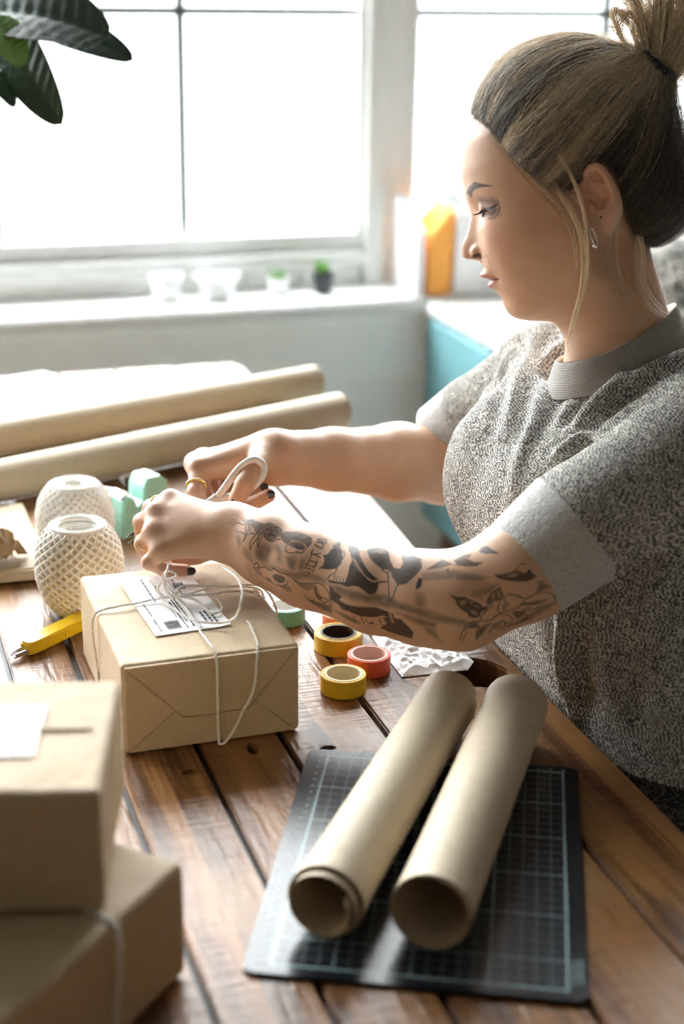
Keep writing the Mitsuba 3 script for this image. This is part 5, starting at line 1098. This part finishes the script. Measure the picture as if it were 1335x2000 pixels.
lock(14, [(-30, -40, 72), (-22, -66, 66), (-20, -96, 58), (-30, -120, 52)], 3.0, .10, .55, .2, wav=2.5)
# the ponytail: up out of the tie, fanning back
for path, n, sp in (([(-92, 82, 8), (-97, 98, 11), (-97, 120, 13), (-92, 142, 13), (-88, 168, 12)], 260, 3.4), ([(-99, 78, 4), (-108, 98, 8), (-116, 122, 10), (-121, 148, 11), (-124, 182, 8)], 620, 5.2),
                    ([(-103, 72, 2), (-121, 90, 4), (-136, 112, 6), (-146, 136, 6), (-152, 168, 4)], 620, 6.0), ([(-104, 66, 0), (-126, 74, 0), (-150, 84, 0), (-172, 84, 0), (-190, 70, 0)], 420, 6.0),
                    ([(-90, 82, 10), (-88, 104, 15), (-83, 126, 17), (-77, 134, 17), (-74, 124, 16), (-80, 102, 13), (-90, 84, 10)], 46, 1.2), ([(-91, 84, 12), (-92, 106, 17), (-87, 128, 18), (-80, 124, 17), (-86, 100, 13)], 60, 1.5), ([(-88, 80, 12), (-79, 100, 17), (-72, 118, 19), (-68, 121, 19), (-70, 108, 18)], 10, .8)):
    lock(n, path, sp, .17, .74, .2, tipspread=1.35, k=26, wav=1.2)
hm, hc = ST.mesh()
mat('hair', prin(dict(type='mesh_attribute', name='vertex_color'), .36, specular=.55))
cap_col = tint(np.clip(hair_col(cq, np.full(len(cq), .45)) * .7, 0, 1)) * .8
cm = trimesh.Trimesh(from_head(cq), cap.faces, process=False)
allm = trimesh.Trimesh(np.vstack([cm.vertices, hm.vertices]), np.vstack([cm.faces, hm.faces + len(cm.vertices)]), process=False)
add('person__hair', allm, 'hair', color=np.vstack([cap_col, hc]), label='blonde and brown hair pulled up into a ponytail')
t = np.linspace(0, 2 * np.pi, 61)
tn = np.array([-.80, .58, .12]); tn /= np.linalg.norm(tn); ta = np.array([.58, .80, 0]); ta -= tn * (ta @ tn); ta /= np.linalg.norm(ta); tb = np.cross(tn, ta)
mat('tie', prin((.015, .018, .026), .85, sheen=.5))
tm = cat([tube(from_head(np.array([-97.5, 77, 4]) + tn * o + (np.cos(t) * 18.5)[:, None] * ta + (np.sin(t) * 18)[:, None] * tb + .5 * np.sin(9 * t + o)[:, None] * tn), [0.0046] * 61, 10, caps=False) for o in (-3.4, 3.6)])
add('person__hair_tie', tm, 'tie', smooth=True, label='black elastic hair tie')

# ---------------------------------------------------------------- eye, lashes, nails, jewellery, scissors
mat('eye', prin(dict(type='mesh_attribute', name='vertex_color'), .08, specular=.7))
def eyeball(sgn):
    m = trimesh.creation.icosphere(subdivisions=4, radius=1.0); d = np.array(m.vertices)
    gaze = np.array([.86, -.46, .22 * sgn]); gaze /= np.linalg.norm(gaze)
    a = np.degrees(np.arccos(np.clip(d @ gaze, -1, 1)))
    c = np.tile(np.array([.22, .19, .17]), (len(d), 1)); c[a < 33] = (.06, .05, .035); c[a < 13] = (.004, .004, .004); c[(a > 29) & (a < 34)] = (.02, .018, .015)
    E = EYE * np.array([1, 1, sgn])
    return trimesh.Trimesh(from_head(E + d * 13.0), m.faces, process=False), c
for i, sg in enumerate((1, -1)):
    m, c = eyeball(sg); add(num('person__eye', i), m, 'eye', color=c)
mat('lash', prin((.006, .005, .005), .5))
ls = []
for sg in (1, -1):
    for k in range(30):
        az = math.radians(-20 + 95 * k / 29); rr = np.random.default_rng(k).uniform(.8, 1.15)
        dr_ = np.array([math.cos(az), 0, math.sin(az)])
        p0 = EYE + np.array([0, .5, 0]) + 13.5 * np.array([dr_[0], .0 + .06 * max(0, math.sin(az)), dr_[2]])
        L = 6.2 * rr * (1 - .25 * abs(az - .3))
        pts = [p0, p0 + dr_ * L * .5 + [0, -1.1, 0], p0 + dr_ * L + [0, -.4, 0]]
        pts = [np.array(p_) * np.array([1, 1, sg]) for p_ in pts]
        ls.append(tube(from_head(spline(pts, 7)), np.linspace(.00034, .00008, 7), 4))
add('person__eyelash', cat(ls), 'lash', smooth=True, kind='stuff', label='long dark eyelashes')
mat('nail', prin((.008, .009, .016), .15, specular=.7, clearcoat=.8))
def nail(key, c, axis, nrm, L=.0050, W=.0038):
    m = trimesh.creation.icosphere(subdivisions=3); m.vertices = m.vertices * np.array([L, W, .0012])
    axis, nrm = np.array(axis, float), np.array(nrm, float)
    add(key, frame(m, c, axis, np.cross(nrm, axis)), 'nail', smooth=True, label='dark navy polished nail')
VW = -FWD + np.array([0, 0, .0])
side = np.array([-.40, -.88, .25])
for i, (f, off) in enumerate(((FG_L[3], .0046), (TH_R, .0066), (FG_R[1], .0054), (FG_R[2], .0054))):
    ax = f[-1] - f[-2]; ax /= np.linalg.norm(ax); nn = side - ax * (side @ ax); nn /= np.linalg.norm(nn)
    nail(num('person__nail', i), f[-1] + nn * off + ax * .0035, ax, nn)
mat('gold', dict(type='roughconductor', material='Au', alpha=.15)); mat('silver', dict(type='roughconductor', material='Ag', alpha=.12))
def finger_ring(key, a, b, t_, r, w=.0008):
    a, b = np.array(a), np.array(b); c = a + (b - a) * t_; ax = (b - a) / np.linalg.norm(b - a)
    u_ = np.cross(ax, [0, 0, 1]); u_ /= np.linalg.norm(u_); v_ = np.cross(ax, u_); th_ = np.linspace(0, 2 * np.pi, 49)
    add(key, tube(c + r * (np.cos(th_)[:, None] * u_ + np.sin(th_)[:, None] * v_), w, 8, caps=False), 'gold', smooth=True, label='thin gold ring')
finger_ring('person__ring', FG_L[0][0], FG_L[0][1], .62, .0093); finger_ring('person__ring_001', FG_L[2][0], FG_L[2][1], .9, .0087, .0006); finger_ring('person__ring_002', FG_R[0][0], FG_R[0][1], .72, .0094, .0014)
t = np.linspace(0, 2 * np.pi, 49); hoop = np.array([-9, -49.5, 80]) + (np.cos(t) * 8.2)[:, None] * np.array([.08, 1, .02]) + (np.sin(t) * 4.0)[:, None] * np.array([.5, 0, .8])
add('person__earring', tube(from_head(hoop), .0007, 8, caps=False), 'silver', smooth=True, label='small silver hoop earring')
gm = trimesh.creation.icosphere(subdivisions=1, radius=2.2); add('person__earring__gem', trimesh.Trimesh(from_head(gm.vertices + np.array([-8, -57, 82])), gm.faces, process=False), 'silver', smooth=False)
gm = trimesh.creation.icosphere(subdivisions=2, radius=1.0); add('person__ear_stud', trimesh.Trimesh(from_head(gm.vertices + np.array([-19.0, -34.7, 82.0])), gm.faces, process=False), 'nail', smooth=True, label='tiny black ear stud')
# scissors in her far hand
mat('white_plastic', prin((.78, .77, .75), .3, specular=.6))
lp = np.array([[.3243, 1.3281, .8829], [.334, 1.3261, .8955], [.3427, 1.3244, .9081], [.3524, 1.3226, .918], [.3628, 1.3203, .9213], [.369, 1.3172, .9156], [.3674, 1.3153, .9061], [.3597, 1.3168, .8971], [.3481, 1.3223, .8893], [.3337, 1.3254, .8844], [.3243, 1.3281, .8829]])
h1 = cat([tube(spline(lp, 70), .0036, 12, caps=False), tube(spline([[.300, 1.3300, .8735], [.315, 1.329, .878], [.3260, 1.3279, .8850]], 12), np.linspace(.0040, .0046, 12), 12)])
lp2 = np.array([[.320, 1.333, .874], [.335, 1.336, .874], [.352, 1.340, .876], [.362, 1.342, .874], [.360, 1.340, .866], [.345, 1.337, .862], [.330, 1.334, .866], [.320, 1.333, .874]])
h2 = cat([tube(spline(lp2, 60), .0034, 12, caps=False), tube(spline([[.298, 1.331, .870], [.310, 1.332, .872], [.321, 1.333, .874]], 12), .0040, 12)])
add('scissors__handle', h1, 'white_plastic', smooth=True, label='white plastic handle'); add('scissors__handle_001', h2, 'white_plastic', smooth=True)
tag('scissors', 'white handled scissors held in her far hand, blades pointing left behind the near hand', 'scissors')
def blade(tip, back, up):
    tip, back = np.array(tip), np.array(back); ax = tip - back; L = np.linalg.norm(ax)
    return frame(prism([(0, -.0045), (L * .4, -.0048), (L * .9, -.0020), (L, 0), (L * .85, .0018), (L * .3, .0042), (0, .0045)], .0013), back, ax, np.cross(np.array([-.4, -.9, .1]), ax) * up)
add('scissors__blade', blade((.2385, 1.3300, .8530), (.304, 1.3310, .8755), 1), 'steel_dark', label='dark steel blade'); add('scissors__blade_001', blade((.2400, 1.3300, .8465), (.304, 1.3290, .8700), -1), 'steel_dark')
add('scissors__screw', frame(lathe([(0, 0), (.0035, 0), (.003, .0016), (0, .002)], 20), (.2890, 1.3285, .8685), (1, 0, 0), (0, .2, 1)), 'steel', smooth=30)
